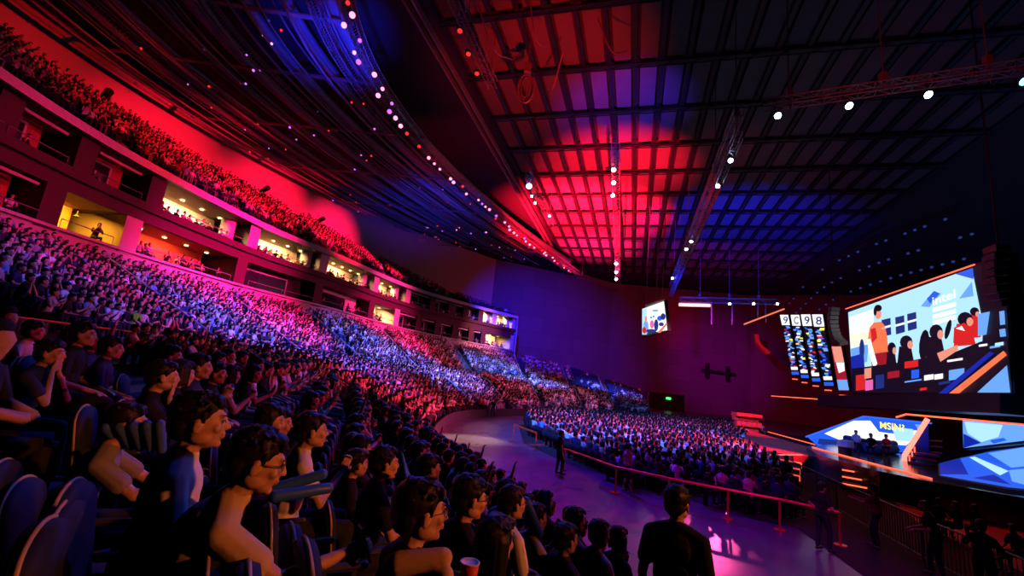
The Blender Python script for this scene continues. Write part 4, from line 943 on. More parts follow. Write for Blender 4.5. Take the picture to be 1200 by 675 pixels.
def make_pose(kind='sit', lean=0., headyaw=0., headpitch=0., arms='lap', wide=1., female=False, seed=0):
    """joint positions in the person's own frame: y forward, origin on the ground under the pelvis"""
    p = Pose(); r = random.Random(seed); p.female = female; W = wide
    p.pel = V((0, 0, .55 if kind == 'sit' else .93)); ax = V((0, math.sin(lean), math.cos(lean)))
    p.ax = ax; p.chest = p.pel + ax * .34; p.shc = p.pel + ax * .46; sw = (.166 if not female else .148) * W
    p.sh = [p.shc + V((s * sw, 0, -.045)) for s in (-1, 1)]; p.neck = p.pel + ax * .50
    p.head = p.neck + V((0, math.sin(lean * .7) * .12 + .03, .150 * math.cos(lean * .5)))
    p.yaw, p.pitch = headyaw, headpitch
    p.kind = kind
    if kind == 'sit':
        p.hip = [p.pel + V((s * .09, .02, -.03)) for s in (-1, 1)]; p.knee = [V((s * (.12 + r.uniform(0, .05)), .44, .52)) for s in (-1, 1)]
        p.ank = [V((s * .12, .40 + r.uniform(-.05, .08), .08)) for s in (-1, 1)]
    else:
        p.hip = [p.pel + V((s * .09, 0, -.04)) for s in (-1, 1)]; p.knee = [V((s * .11, .03 + .1 * (s > 0), .50)) for s in (-1, 1)]; p.ank = [V((s * .12, -.03 + .14 * (s > 0), .08)) for s in (-1, 1)]
    p.arms = arms; p.elb = []; p.wr = []; p.hd = []; p.hn = []
    for i, s in enumerate((-1, 1)):
        S_ = p.sh[i]; f = 1 if kind == 'sit' else 0
        a = arms if isinstance(arms, str) else arms[i]
        if a == 'lap': e = S_ + V((s * .07, .05, -.27)); wq = V((s * .09, S_.y + .27, p.pel.z + .10)); d = V((-s * .5, .8, -.1)); n = V((0, 0, -1))
        elif a == 'phone': e = S_ + V((s * .06, .10, -.25)); wq = S_ + V((-s * .04, .32, -.14)); d = V((-s * .35, .4, .8)); n = V((-s * .6, -.5, .3))
        elif a == 'reach': e = S_ + V((s * .05, .22, -.17)); wq = S_ + V((-s * .02, .47, -.12)); d = V((-s * .2, 1, .1)); n = V((-s, 0, -.3))
        elif a == 'clap': e = S_ + V((s * .09, .14, -.22)); wq = S_ + V((-s * .12, .30, -.06)); d = V((-s * .3, .4, .9)); n = V((-s, .1, 0))
        elif a == 'up': e = S_ + V((s * .12, .10, .22)); wq = S_ + V((s * .06, .14, .46)); d = V((0, .1, 1)); n = V((0, 1, 0))
        elif a == 'chin': e = S_ + V((s * .02, .20, -.22)); wq = p.head + V((s * .05, .07, -.17)); d = V((-s * .3, .2, 1)); n = V((-s * .3, -1, 0))
        elif a == 'hang': e = S_ + V((s * .05, -.02, -.29)); wq = e + V((s * .0, .05, -.25)); d = V((0, .1, -1)); n = V((-s, 0, 0))
        elif a == 'hips': e = S_ + V((s * .17, -.04, -.24)); wq = V((s * .19, .05, p.pel.z + .08)); d = V((-s * .8, .4, -.4)); n = V((-s, 0, 0))
        elif a == 'rest': e = S_ + V((s * .08, .04, -.26)); wq = V((s * .13, S_.y + .30, p.pel.z + .07)); d = V((-s * .2, 1, -.3)); n = V((0, 0, -1))
        p.elb.append(e); p.wr.append(wq); p.hd.append(d); p.hn.append(n)
    return p
def headM(p): return Matrix.Translation(p.head) @ Matrix.Rotation(p.yaw, 4, 'Z') @ Matrix.Rotation(p.pitch, 4, 'X') @ Matrix.Scale(1.11, 4)
def body_geo(p, fingers=True):
    g = G(); rot = Matrix.Rotation(-math.atan2(p.ax.y, p.ax.z), 3, 'X')
    g.ell(p.pel, (.155, .105, .11), rot=rot); g.ell(p.pel + p.ax * .16, (.130, .092, .15), rot=rot); g.ell(p.chest, (.150, .098, .16), rot=rot)
    g.cap(p.sh[0] + V((.03, 0, 0)), .052, p.sh[1] - V((.03, 0, 0)), .052)
    for s_ in (0, 1): g.cap(p.neck + V((0, -.01, .01)), .050, p.sh[s_] + V((0, 0, .0)), .046)
    g.cap(p.neck - p.ax * .02, .056, p.head + V((0, -.02, -.06)), .050)
    h = head_parts(); h.xf(headM(p)); g.add(h.v, h.f)
    for i, s in enumerate((-1, 1)):
        g.cap(p.sh[i], .050, p.elb[i], .037); g.cap(p.elb[i], .037, p.wr[i], .024)
        if fingers: h = hand_parts(p.wr[i], p.hd[i], p.hn[i], .45, 1, s); g.add(h.v, h.f)
        else: g.cap(p.wr[i], .026, p.wr[i] + p.hd[i].normalized() * .09, .022)
        g.cap(p.hip[i], .080, p.knee[i], .054); g.cap(p.knee[i], .052, p.ank[i], .034); g.cap(p.ank[i] - V((0, 0, .03)), .035, p.ank[i] + V((0, .14, -.045)), .028)
    return g
def shirt_geo(p, long=False, collar=False):
    g = G(); rot = Matrix.Rotation(-math.atan2(p.ax.y, p.ax.z), 3, 'X'); r = random.Random(5)
    g.ell(p.pel + p.ax * .03, (.178, .130, .11), rot=rot); g.ell(p.pel + p.ax * .16, (.160, .118, .16), rot=rot); g.ell(p.chest, (.172, .118, .165), rot=rot)
    [g.cap(p.neck + V((0, -.012, -.012)), .066, p.sh[s_], .062) for s_ in (0, 1)]; g.cap(p.neck - p.ax * .05, .078, p.neck - p.ax * .005, .064)
    if collar: g.lathe([(.060, 0), (.075, .0), (.070, .035), (.060, .035)], p.neck - V((0, 0, .012)), 16)
    for i, s in enumerate((-1, 1)):
        k = 1.0 if long else .62; e = p.sh[i].lerp(p.elb[i], k)
        g.cap(p.sh[i], .062, e, .064 if not long else .050)
        if long: g.cap(p.elb[i], .052, p.elb[i].lerp(p.wr[i], .9), .036)
    for k in range(5):      # folds at the waist and the back
        z = .05 + .07 * k; c = p.pel + p.ax * z
        g.cap(c + V((-.11, -.092, 0)), .014, c + V((.10, -.092, .03 * (-1) ** k)), .012, n=6)
    return g
def trouser_geo(p, shorts=False):
    g = G(); rot = Matrix.Rotation(-math.atan2(p.ax.y, p.ax.z), 3, 'X')
    g.ell(p.pel - V((0, 0, .02)), (.172, .125, .105), rot=rot)
    for i in (0, 1):
        g.cap(p.hip[i], .098, p.knee[i], .070)
        if not shorts: g.cap(p.knee[i], .070, p.ank[i] + V((0, 0, .03)), .050)
    return g
def shoe_geo(p):
    g = G()
    for i in (0, 1): g.cap(p.ank[i] + V((0, -.02, -.04)), .042, p.ank[i] + V((0, .15, -.045)), .036)
    return g
def glasses_geo(p, round_=True):
    g = G()
    for s in (-1, 1):
        g.tube([V((s * .030 + .022 * math.cos(t), .094 - abs(.030 + .022 * math.cos(t) * s) * .12, .004 + .018 * math.sin(t))) for t in np.linspace(0, 2 * PI, 17)], .0022, 5)
        g.tube([V((s * .052, .088, .008)), V((s * .078, .02, .008)), V((s * .080, -.02, -.004))], .0022, 5)
    g.tube([V((-.008, .096, .006)), V((.008, .096, .006))], .0022, 5); return g.xf(headM(p))
def eyes_geo(p):
    a = G(); b = G(); 
    for s in (-1, 1):
        a.ell((.027 * s, .0805, .0035), (.0125, .0095, .0058)); a_ = b
        b.cap((.015 * s, .087, .009), .0028, (.040 * s, .081, .008), .0024, n=6); b.ell((.027 * s, .0885, .0035), (.0048, .0030, .0048)); 
        b.cap((.012 * s, .0895, .029), .0035, (.042 * s, .083, .031), .0028, n=6)
    return a.xf(headM(p)), b.xf(headM(p))
EYEW = mat('eye_white', (.7, .68, .65), .3)
LEVELS = {}
def build_person(label, p, loc, face, shirt_col, voxel=.007, hair='short', glasses=False, long=False, shorts=False, collar=False, group=None, skin=SKIN, scale=1.0, trousers=TROUS, backpack=False, seed=0):
    r = thing('person', label, 'person', tuple(float(c) for c in loc), group); r.rotation_euler = (0, 0, face); r.scale = (scale,) * 3
    link('body', remesh(body_geo(p), voxel, skin, 'body', 3), r)
    h = hair_parts(hair, seed).xf(headM(p)); link('hair', remesh(h, max(.005, voxel * .8), HAIR, 'hair', 1), r)
    o = link('shirt', remesh(shirt_geo(p, long, collar), max(voxel, .009), SHIRT, 'shirt', 3), r); o.color = (*shirt_col, 1)
    link('shorts' if shorts else 'trousers', remesh(trouser_geo(p, shorts), .014, trousers, 'trousers', 2), r)
    link('shoes', remesh(shoe_geo(p), .012, SHOE, 'shoes', 1), r)
    if glasses: link('glasses', glasses_geo(p).mesh('glasses', mat('gold_wire', (.9, .6, .25), .25, .9)), r)
    a, b = eyes_geo(p); link('eyes', a.mesh('eyes', EYEW, True), r); link('eyebrows', b.mesh('eyebrows', HAIR, True), r)
    return r
def face_dir(az):                     # az: compass direction, degrees from +y towards +x
    return -math.radians(az)
def from_head(head, p, face, scale=1.0):   # place so that the head centre lands on the given point
    h = Matrix.Rotation(face, 3, 'Z') @ (p.head * scale); return np.array([head[0] - h.x, head[1] - h.y, head[2] - h.z])

# seats
def seat_meshes():
    s = G(); s.ell((0, .04, .43), (.225, .23, .055), nu=20, nv=8)
    b = G()
    # rounded tall pad: rows of an outline swept in depth
    out = []
    for t in np.linspace(0, PI, 13): out.append((.215 * math.cos(t) * (1 if abs(math.cos(t)) > .3 else 1), .80 + .12 * math.sin(t)))
    prof = [(.20, .42)] + out + [(-.20, .42)]
    n = len(prof); v = []
    for y, k in ((-.225, .94), (-.25, 1), (-.285, 1), (-.305, .9)):
        for x, z in prof: v.append((x * k, y - (z - .42) * .16 + .03, .42 + (z - .42) * (1 - (1 - k) * .25)))
    f = [tuple(range(n))[::-1], tuple(3 * n + i for i in range(n))]
    for j in range(3):
        for i in range(n): f.append((j * n + i, j * n + (i + 1) % n, (j + 1) * n + (i + 1) % n, (j + 1) * n + i))
    b.add(v, f)
    pp = G(); pp.tube([(x * 1.01, -.265 - (z - .42) * .16 + .03, z + .004) for x, z in prof], .009, 6)  # added strip round the backrest, standing in for its lit edge
    a = G()
    arms = []
    for sx in (-1, 1):
        a = G(); a.cap((sx * .255, -.20, .62), .022, (sx * .255, .12, .62), .022, 8); a.bar((sx * .255, -.12, .62), (sx * .255, -.14, .05), .05, .09); arms.append(a)
    pd = G(); pd.box((0, -.02, .20), (.30, .12, .40)); pd.box((0, -.02, .012), (.36, .2, .024))
    return s, b, pp, arms, pd
_s, _b2, _pp, _ar, _pd = seat_meshes()
SM = dict(seat=_s.mesh('seat', SEATM, True), backrest=_b2.mesh('backrest', SEATM, True), piping=_pp.mesh('piping', PIPE_O, True), arm0=_ar[0].mesh('armrest', SEATP), arm1=_ar[1].mesh('armrest', SEATP), pedestal=_pd.mesh('pedestal', SEATP))
def place_seat(loc, face, label, group='navy padded stadium seats', up=False):
    r = thing('stadium_seat', label, 'seat', tuple(float(c) for c in loc), group); r.rotation_euler = (0, 0, face)
    o = link('seat', SM['seat'], r)
    if up: o.rotation_euler = (math.radians(70), 0, 0); o.location = (0, .18, .08)
    b = link('backrest', SM['backrest'], r); link('piping', SM['piping'], b); link('armrest', SM['arm0'], r); link('armrest', SM['arm1'], r); link('pedestal', SM['pedestal'], r)
    return r

# ---- the people close to the camera, each posed on its own
WHITE = (.78, .76, .78); BEIGE = (.62, .50, .34); BLK = (.018, .018, .022); PINKW = (.75, .55, .58); NAVY = (.03, .04, .12); GREY = (.3, .3, .33); LBLUE = (.2, .35, .7)
FORE = []
def fore(px, dep, face, pose, label, shirt, **kw):
    hd = PD(px[0], px[1], dep); f = face_dir(face); sc_ = kw.pop('scale', 1.0); loc = from_head(hd, pose, f, sc_)
    r = build_person(label, pose, loc, f, shirt, scale=sc_, **kw); FORE.append((hd, px, dep, loc, f, pose)); return r, loc, f, pose
seatlab = 'navy seat of the '
pA = fore((236, 494), 2.1, 62, make_pose(lean=.10, headpitch=.02, arms=('lap', 'lap'), seed=1), 'young man in a white t-shirt in profile above the man with glasses', WHITE, seed=1, voxel=.0065)
pB = fore((303, 541), 1.9, 60, make_pose(lean=.50, headyaw=-.05, headpitch=-.22, arms=('lap', 'reach'), seed=2), 'man with gold glasses and beige polo leaning forward with his hand held out', BEIGE, seed=2, glasses=True, collar=True, voxel=.006)
pC = fore((366, 505), 3.4, 60, make_pose(lean=.15, headpitch=.02, arms='clap', seed=3), 'man in a pale t-shirt in profile holding blue clappers', WHITE, seed=3, voxel=.008)
pD = fore((494, 600), 1.95, 58, make_pose(lean=.06, headyaw=-.05, arms='lap', seed=4), 'young man with curly hair and black shirt in profile at bottom centre', BLK, seed=4, hair='short', voxel=.006, glasses=True)
pE = fore((551, 584), 2.8, 62, make_pose(lean=.12, headpitch=-.12, arms='lap', seed=5), 'man in black shirt and glasses looking down behind the curly haired man', BLK, seed=5, glasses=True, voxel=.007)
pF = fore((582, 634), 2.45, 40, make_pose(lean=.10, arms='lap', seed=6, female=True), 'woman with long black hair seen from behind at bottom centre', BLK, seed=6, hair='long', voxel=.008)
pG = fore((601, 590), 3.6, 60, make_pose(lean=.10, arms='lap', seed=7), 'man in a white t-shirt beside the long haired woman', WHITE, seed=7, glasses=True, voxel=.008)
pH = fore((629, 607), 4.4, 62, make_pose(lean=.30, arms='clap', seed=8), 'person in a pink-white t-shirt leaning forward over blue clappers', PINKW, seed=8, voxel=.009)
pI = fore((664, 632), 4.0, 60, make_pose(lean=.05, arms='lap', seed=9), 'person in a dark jacket with a white collar at the bottom edge', NAVY, seed=9, long=True, collar=True, voxel=.009)
pJ = fore((675, 610), 4.7, 62, make_pose(lean=.12, arms='rest', seed=10), 'young man in a grey t-shirt in profile before the purple floor', GREY, seed=10, voxel=.009)
pK = fore((703, 626), 4.5, 60, make_pose(lean=.18, arms='lap', seed=12), 'person in a white t-shirt and dark vest before the blue reflection', WHITE, seed=12, voxel=.009)
pL = fore((794, 590), 3.5, 30, make_pose('stand', lean=.10, headyaw=-.25, arms='hang', wide=1.12, seed=13), 'broad man in a black t-shirt standing in front of the purple floor', BLK, seed=13, voxel=.008)
pM = fore((725, 632), 4.9, 58, make_pose(lean=.05, arms='lap', seed=14, female=True), 'woman with dark bobbed hair sitting left of the standing man', NAVY, hair='bob', seed=14, voxel=.009)
pN = fore((451, 543), 3.6, 60, make_pose(lean=.10, arms='phone', seed=15), 'man in a black t-shirt with a blue booklet in his hands', BLK, seed=15, voxel=.008)
pO = fore((504, 548), 4.6, 60, make_pose(lean=.12, arms='chin', seed=16), 'man in a blue shirt behind the curly haired man, hand at his chin', NAVY, seed=16, voxel=.009)
pP = fore((639, 588), 5.6, 55, make_pose(lean=.0, arms='phone', seed=17), 'person holding blue clappers up beside the purple floor', NAVY, seed=17, voxel=.010)
pQ = fore((595, 578), 4.6, 60, make_pose(lean=.08, arms='lap', seed=18), 'person in a light blue t-shirt behind the man in black', LBLUE, seed=18, voxel=.010)
pR = fore((150, 497), 3.0, 60, make_pose(lean=.35, arms='reach', seed=19), 'person leaning forward with a blue jacket over the arms, left of the white t-shirt', GREY, seed=19, voxel=.009)
pS = fore((60, 414), 4.4, 70, make_pose(lean=.2, arms='chin', seed=20), 'person in dark clothes with a hand at the mouth at the far left', NAVY, seed=20, voxel=.010)
pT = fore((98, 392), 4.8, 66, make_pose(lean=.05, arms='rest', seed=21), 'person in dark clothes sitting tall at the far left', BLK, seed=21, voxel=.010)
pU = fore((131, 408), 5.2, 60, make_pose(lean=.05, arms='lap', seed=22), 'person in a dark blue shirt right of the two dark figures at far left', NAVY, seed=22, voxel=.010)
for i, (r, loc, f, pose) in enumerate((pA, pB, pC, pD, pE, pF, pG, pH, pI, pJ, pK, pM, pN, pO, pP, pQ, pR, pS, pT, pU)):
    place_seat((loc[0], loc[1], loc[2] + .015), f, ' '.join((seatlab + r['label']).split()[:16]), 'navy padded stadium seats close to the camera')
SEATX = []
for i, (px, py, dep, az) in enumerate(((424, 612, 2.2, 60), (448, 628, 2.0, 60), (352, 640, 1.8, 58), (402, 655, 1.7, 60), (610, 668, 2.3, 58), (384, 590, 2.7, 60), (560, 668, 1.9, 58), (192, 585, 1.9, 60), (120, 560, 2.4, 62))):
    top = PD(px, py, dep); loc = (top[0], top[1], top[2] - .92); SEATX.append((px, py, dep))
    place_seat(loc, face_dir(az), ['empty navy seat with orange edged back left of the curly haired man', 'empty navy seat with orange edged back just left of the curly haired man', 'empty dark seat right of the man with gold glasses', 'dark empty seat at the bottom edge left of the centre', 'dark seat back at the bottom edge right of the paper cup', 'empty seat behind the outstretched hand', 'dark seat back touching the paper cup', 'dark empty seat left of the man with gold glasses', 'dark empty seat at the lower left'][i], 'empty navy seats close to the camera')
# things held and carried
def world_pt(t, p): r, loc, f, pose = t; q = Matrix.Rotation(f, 3, 'Z') @ p; return np.array(loc) + np.array(q)
blue_m = mat('blue_inflated_plastic', (.04, .16, .70), .35)
def clapper(a, b, label, r_=.035): 
    o = tag(link('thunder_stick', G().cap(a, r_, b, r_ * .9, 12).mesh('thunder_stick', blue_m, True)), label, 'noisemaker', 'blue inflated clappers')
clapper(PD(318, 574, 2.6), PD(378, 556, 2.75), 'blue inflated clapper lying level beside the outstretched hand')
clapper(PD(322, 582, 2.5), PD(384, 572, 2.7), 'second blue inflated clapper just below the first by the outstretched hand')
clapper(PD(616, 588, 4.3), PD(632, 625, 4.3), 'blue clapper held upright by the person in pink-white', .05)
clapper(PD(636, 576, 5.4), PD(637, 602, 5.4), 'thin blue clapper held upright left of the purple floor', .03); clapper(PD(643, 577, 5.4), PD(643, 602, 5.4), 'second thin blue clapper held upright left of the purple floor', .03)
wr = world_pt(pB, pB[3].wr[1] + pB[3].hd[1].normalized() * .09)
ph = G(); ph.box((0, 0, 0), (.075, .009, .15)); o = tag(link('phone', ph.mesh('phone', BLACK)), 'dark phone in the outstretched hand of the man with glasses', 'phone'); o.location = wr + [0, 0, .02]; o.rotation_euler = (.4, 0, face_dir(60))
bk_ = G(); bk_.box((0, 0, 0), (.26, .012, .34)); o = tag(link('booklet', bk_.mesh('booklet', mat('blue_paper', (.05, .14, .5), .7))), 'blue printed booklet held by the man in a black t-shirt', 'booklet'); o.location = PD(478, 560, 3.35); o.rotation_euler = (.5, .7, face_dir(60))
cup = thing('paper_cup', 'red paper cup with a pale rim at the bottom edge of the centre', 'cup', tuple(PD(549, 676, 1.9)))
part('cup_body', G().lathe([(.030, -.06), (.042, .05), (.040, .05), (.036, .035)], PD(549, 674, 1.9), 20), mat('red_paper', (.7, .04, .03), .5), cup, True); part('cup_rim', G().lathe([(.041, .045), (.0445, .05), (.041, .055), (.036, .05)], PD(549, 674, 1.9), 20), mat('pale_paper_rim', (.85, .75, .7), .5), cup, True)
bagp = PD(497, 655, 1.75); o = tag(link('jacket', remesh(G().cap(bagp + [-.10, 0, -.03], .05, bagp + [.07, .03, .0], .04).cap(bagp + [-.05, .05, -.05], .05, bagp + [.09, .0, -.05], .035), .008, mat('tan_cloth', (.62, .42, .30), .85), 'jacket', 2)), 'tan jacket bundled below the chin of the curly haired man', 'jacket')
jp = PD(152, 508, 2.9); g = G()
for k in range(5): g.cap(jp + [-.16 + .07 * k, .02 * k, .02 + .01 * k], .035, jp + [-.12 + .07 * k, .1, -.10], .03)
tag(link('jacket', remesh(g, .010, mat('blue_cloth', (.06, .15, .6), .85), 'jacket', 2)), 'blue jacket draped over the arms of the leaning person at the left', 'jacket')

# ---- variants for everybody else
CARDS = []
POSES = [('sit', .05, 0, 0, 'lap'), ('sit', .14, .25, -.05, 'rest'), ('sit', .30, -.2, -.1, 'lap'), ('sit', .02, .1, .02, 'clap'), ('sit', .10, -.3, -.15, 'phone'), ('sit', .18, 0, 0, 'chin'), ('sit', .0, -.1, .05, ('up', 'lap')), ('sit', .08, .4, 0, 'clap')]
hairs = ['short', 'short', 'bob', 'short', 'long', 'short', 'short', 'bob']
for i, (k, ln, hy, hp, ar) in enumerate(POSES):
    p = make_pose(k, ln, hy, hp, ar, female=hairs[i] != 'short', seed=30 + i)
    CARDS.append(dict(p=p, body=remesh(body_geo(p), .010, SKIN, 'body', 2), hair=remesh(hair_parts(hairs[i], i).xf(headM(p)), .009, HAIR, 'hair', 1), shirt=remesh(shirt_geo(p, i % 4 == 3), .016, SHIRT, 'shirt', 2), trousers=remesh(trouser_geo(p, i % 3 == 0), .018, TROUS, 'trousers', 2), shoes=remesh(shoe_geo(p), .016, SHOE, 'shoes', 1)))
def joined(c, name):                  # the same figure as one mesh for people seen small
    vs, fs, mi, off = [], [], [], 0
    for j, kname in enumerate(('body', 'hair', 'shirt', 'trousers', 'shoes')):
        me = c[kname]; n = len(me.vertices); co = np.empty(n * 3); me.vertices.foreach_get('co', co); vs.append(co.reshape(-1, 3))
        for f in me.polygons: fs.append(tuple(x + off for x in f.vertices)); mi.append(j)
        off += n
    me = bpy.data.meshes.new(name); me.from_pydata(np.concatenate(vs).tolist(), [], fs)
    for m in (SKIN, HAIR, SHIRT, TROUS, SHOE): me.materials.append(m)
    me.polygons.foreach_set('material_index', mi); me.polygons.foreach_set('use_smooth', [True] * len(fs)); return me
def lowres(c):                        # coarse joined copy
    p = c['p']; d = dict(body=remesh(body_geo(p, False), .022, SKIN, 'b', 1), hair=remesh(hair_parts('short', 1).xf(headM(p)), .022, HAIR, 'h', 0), shirt=remesh(shirt_geo(p), .028, SHIRT, 's', 1), trousers=remesh(trouser_geo(p), .03, TROUS, 't', 1), shoes=remesh(shoe_geo(p), .025, SHOE, 'o', 0)); return joined(d, 'seated_person')
LOWM = [lowres(c) for c in CARDS]
SHC = [('white', WHITE), ('white', (.85, .85, .9)), ('black', BLK), ('black', (.03, .03, .035)), ('grey', GREY), ('light blue', LBLUE), ('navy', NAVY), ('pale pink', PINKW), ('dark red', (.3, .02, .03)), ('white', (.7, .72, .8)), ('black', (.02, .02, .02)), ('beige', BEIGE), ('yellow', (.7, .55, .08)), ('light grey', (.5, .5, .55))]
SHW = [6, 4, 12, 12, 4, 4, 10, 2, 2.5, 5, 12, 1.5, .5, 4]

# ---- every seat of the house
seats = []        # (x, y, z, facing az rad, block, row, order)
STG = np.array([26., 30.])
AISLES = [3.35, 4.7, 5.75, 6.6, 7.35, 8.05, 8.75, 9.4]
def add_row(pts, zs, block, row, step=.54, aisle_w=.6, facebias=.5, ks=None):
    pts = np.array(pts); c = np.concatenate([[0], np.cumsum(np.hypot(*np.diff(pts, axis=0).T))]); n = int(c[-1] / step)
    for j in range(n):
        s = (j + .5) * step; x, y, z = np.interp(s, c, pts[:, 0]), np.interp(s, c, pts[:, 1]), np.interp(s, c, zs)
        kk = np.interp(s, c, ks) if ks is not None else 0
        t = np.array([np.interp(s + .5, c, pts[:, 0]) - np.interp(s - .5, c, pts[:, 0]), np.interp(s + .5, c, pts[:, 1]) - np.interp(s - .5, c, pts[:, 1])]); t /= np.linalg.norm(t) + 1e-9
        nrm = np.array([t[1], -t[0]]); d = STG - [x, y]; d /= np.linalg.norm(d); v = nrm * (1 - facebias) + d * facebias
        dens = pts.shape[0]
        if ks is not None:
            arc = 13.0
            if any(abs(kk - a) * (7.5 if a < 4.5 else 10) < aisle_w for a in AISLES): continue
        seats.append((x, y, z, math.atan2(v[0], v[1]), block, row, j))
kidx = np.arange(K) / NS
for i in range(NROW):
    if i in (13, 14) : 
        continue                       # the cross aisle half way up
    if i == 12: pass
    f = (i + .74) / NROW; pts = row_pts(f); add_row(pts, [row_z(i, k) for k in range(K)], 'stand', i, ks=kidx)
for i in range(NU):
    f = (i + .55) / NU; pts = WP9 * (1 - f) + UPP * f
    if i == 0: pass
    add_row(pts, [urow_z(i, k) for k in range(KU)], 'tier', i, ks=np.arange(KU) / NS)
# floor block behind the rail, rows facing the stage
FB = [P(668, 545, 0)[:2] + [.5, .6], P(721, 575, 0)[:2] + [.4, .7], P(783, 590, 0)[:2] + [.5, .7], P(853, 606, 0)[:2] + [.5, .7], (9.4, 14.9), (13.2, 20.5), (17.0, 32), (25, 46), (33, 56), (23, 56), (10, 48.5), (2.4, 41), (2.0, 30)]
def inside(x, y, poly_):
    r = False; n = len(poly_)
    for i in range(n):
        x1, y1 = poly_[i]; x2, y2 = poly_[(i + 1) % n]
        if (y1 > y) != (y2 > y) and x < (x2 - x1) * (y - y1) / (y2 - y1) + x1: r = not r
    return r
for a in range(70):
    for b in range(120):
        u, v = a * .82, b * .52
        x, y = 1.0 + u * .80 - v * .40 + 12, 8 + v * .92 * 1.0 + u * .0 - 6 + u * .35
        x -= 14
        if not inside(x, y, FB) or b % 22 in (20, 21): continue
        seats.append((x, y, .012, math.radians(62 if y < 30 else 75), 'floor', a, b))
# hospitality balconies
for storey, sa, sb, kind, z in BAY_FRONT:
    if kind in ('dark',) and storey == 'lower': continue
    for off, dz in ((.75, 0), (1.6, .0)):
        if kind not in ('gold', 'lounge', 'red') and off > 1: continue
        for s in np.arange(sa + .4, sb - .3, .62):
            if rr.random() < (.25 if storey == 'upper' else .55): continue
            p, nn, t = wpos(s); q = p + nn * off; seats.append((q[0], q[1], z + .02, math.atan2(-nn[0], -nn[1]), 'box', 0, 0))
CAMXY = np.array([0., 0.])
occ = []
cands = []
for sidx, (x, y, z, az, blk, row, j) in enumerate(seats):
    if y < 0.2 and x < 3: pass
    pr = proj((x, y, z + 1.2)); near_ok = True
    dcam = math.hypot(x, y)
    if dcam < 2.2: continue
    if pr is None: continue
    if pr[0] < -260 or pr[0] > 1460 or pr[1] < -200 or pr[1] > 900: continue
    if any(np.hypot(x - f[3][0], y - f[3][1]) < .50 for f in FORE): continue
    if pr[2] < 3.0: continue
    # keep the sight lines past the people posed by hand
    if dcam < 6.5 and any(abs(pr[0] - f[1][0]) < 30 * 3 / f[2] and abs(pr[1] - f[1][1]) < 60 * 3 / f[2] and pr[2] < f[2] + .3 for f in FORE): continue
    rj = random.Random(sidx * 7 + 1)
    occ_p = {'stand': .93, 'tier': .93, 'floor': .96, 'box': 1}[blk]
    if blk == 'stand' and pr[0] > 668 and row > 9: occ_p = .35 if row < 18 else .05
    if blk == 'stand' and 385 < pr[0] < 440 and row > 16 and y < 50: occ_p = .35
    if blk == 'tier' and pr[0] > 480: occ_p = .45
    if blk == 'stand' and pr[0] < 250 - (pr[0] > 150) * 0 and 6.0 < pr[2] < 12.5 and row > 5: continue   # the dark walkway and stair mouth
    has = rj.random() < occ_p
    infr = -12 < pr[0] < 1212 and -20 < pr[1] < 720
    cands.append((pr[2], infr, has, x, y, z, az, blk, row, j, sidx, pr))
cands.sort(key=lambda c: c[0])
N_IND = 300 - len(FORE) - 12
ind = [c for c in cands if c[1] and c[2] and c[7] in ('stand', 'floor') and -5 < c[11][0] < 1205 and c[11][1] < 690][:N_IND]
indset = set(c[10] for c in ind)
blockname = {'stand': 'of the left stand', 'floor': 'of the floor seats', 'tier': 'of the upper tier', 'box': 'of the boxes'}
ranks = {}
ind_sorted = sorted(ind, key=lambda c: c[11][0])
def colour_of(c): rj = random.Random(c[10] * 13 + 5); return rj.choices(SHC, SHW)[0] if c[0] > 5.2 else rj.choice([SHC[2], SHC[6], SHC[2], SHC[4]])
frow = sorted(set(c[8] for c in ind if c[7] == 'floor'))
for c in ind_sorted:
    name, col = colour_of(c); key = (name, c[7], c[8]); ranks[key] = ranks.get(key, 0) + 1
    c_rank = ranks[key]
    rj = random.Random(c[10] * 17 + 3); vi = rj.randrange(len(CARDS)); sc_ = rj.uniform(.94, 1.04)
    rown = ordn(c[8] + 1 if c[7] == 'stand' else frow.index(c[8]) + 1)
    lab = f"{ordn(c_rank)} {name} shirted spectator from the left in the {rown} row {blockname[c[7]]}"
    loc = (float(c[3]), float(c[4]), float(c[5])); f = face_dir(math.degrees(c[6])) + rj.uniform(-.2, .2)
    if c[0] < 11:
        r = thing('person', lab, 'person', loc, 'spectators in the audience'); r.rotation_euler = (0, 0, f); r.scale = (sc_,) * 3
        for kn in ('body', 'hair', 'shirt', 'trousers', 'shoes'):
            o = link(kn, CARDS[vi][kn], r)
            if kn == 'shirt': o.color = (*col, 1)
    else:
        r = tag(link('person', LOWM[vi]), lab, 'person', 'spectators in the audience'); r.location = loc; r.rotation_euler = (0, 0, f); r.scale = (sc_,) * 3; r.color = (*col, 1)
SEATROW = {}
nseat = 0
seat_ind = [c for c in cands if c[1] and c[7] == 'stand' and c[0] < 9][:70]
seat_indset = set(c[10] for c in seat_ind)
for c in seat_ind:
    f = face_dir(math.degrees(c[6])); st_ = 'under a seated spectator' if c[2] else 'left empty'
    place_seat((c[3], c[4], c[5]), f, f'navy padded stadium seat {st_} in the {ordn(c[8] + 1)} row of the left stand', f'navy stadium seats {st_}, {ordn(c[8] + 1)} row')

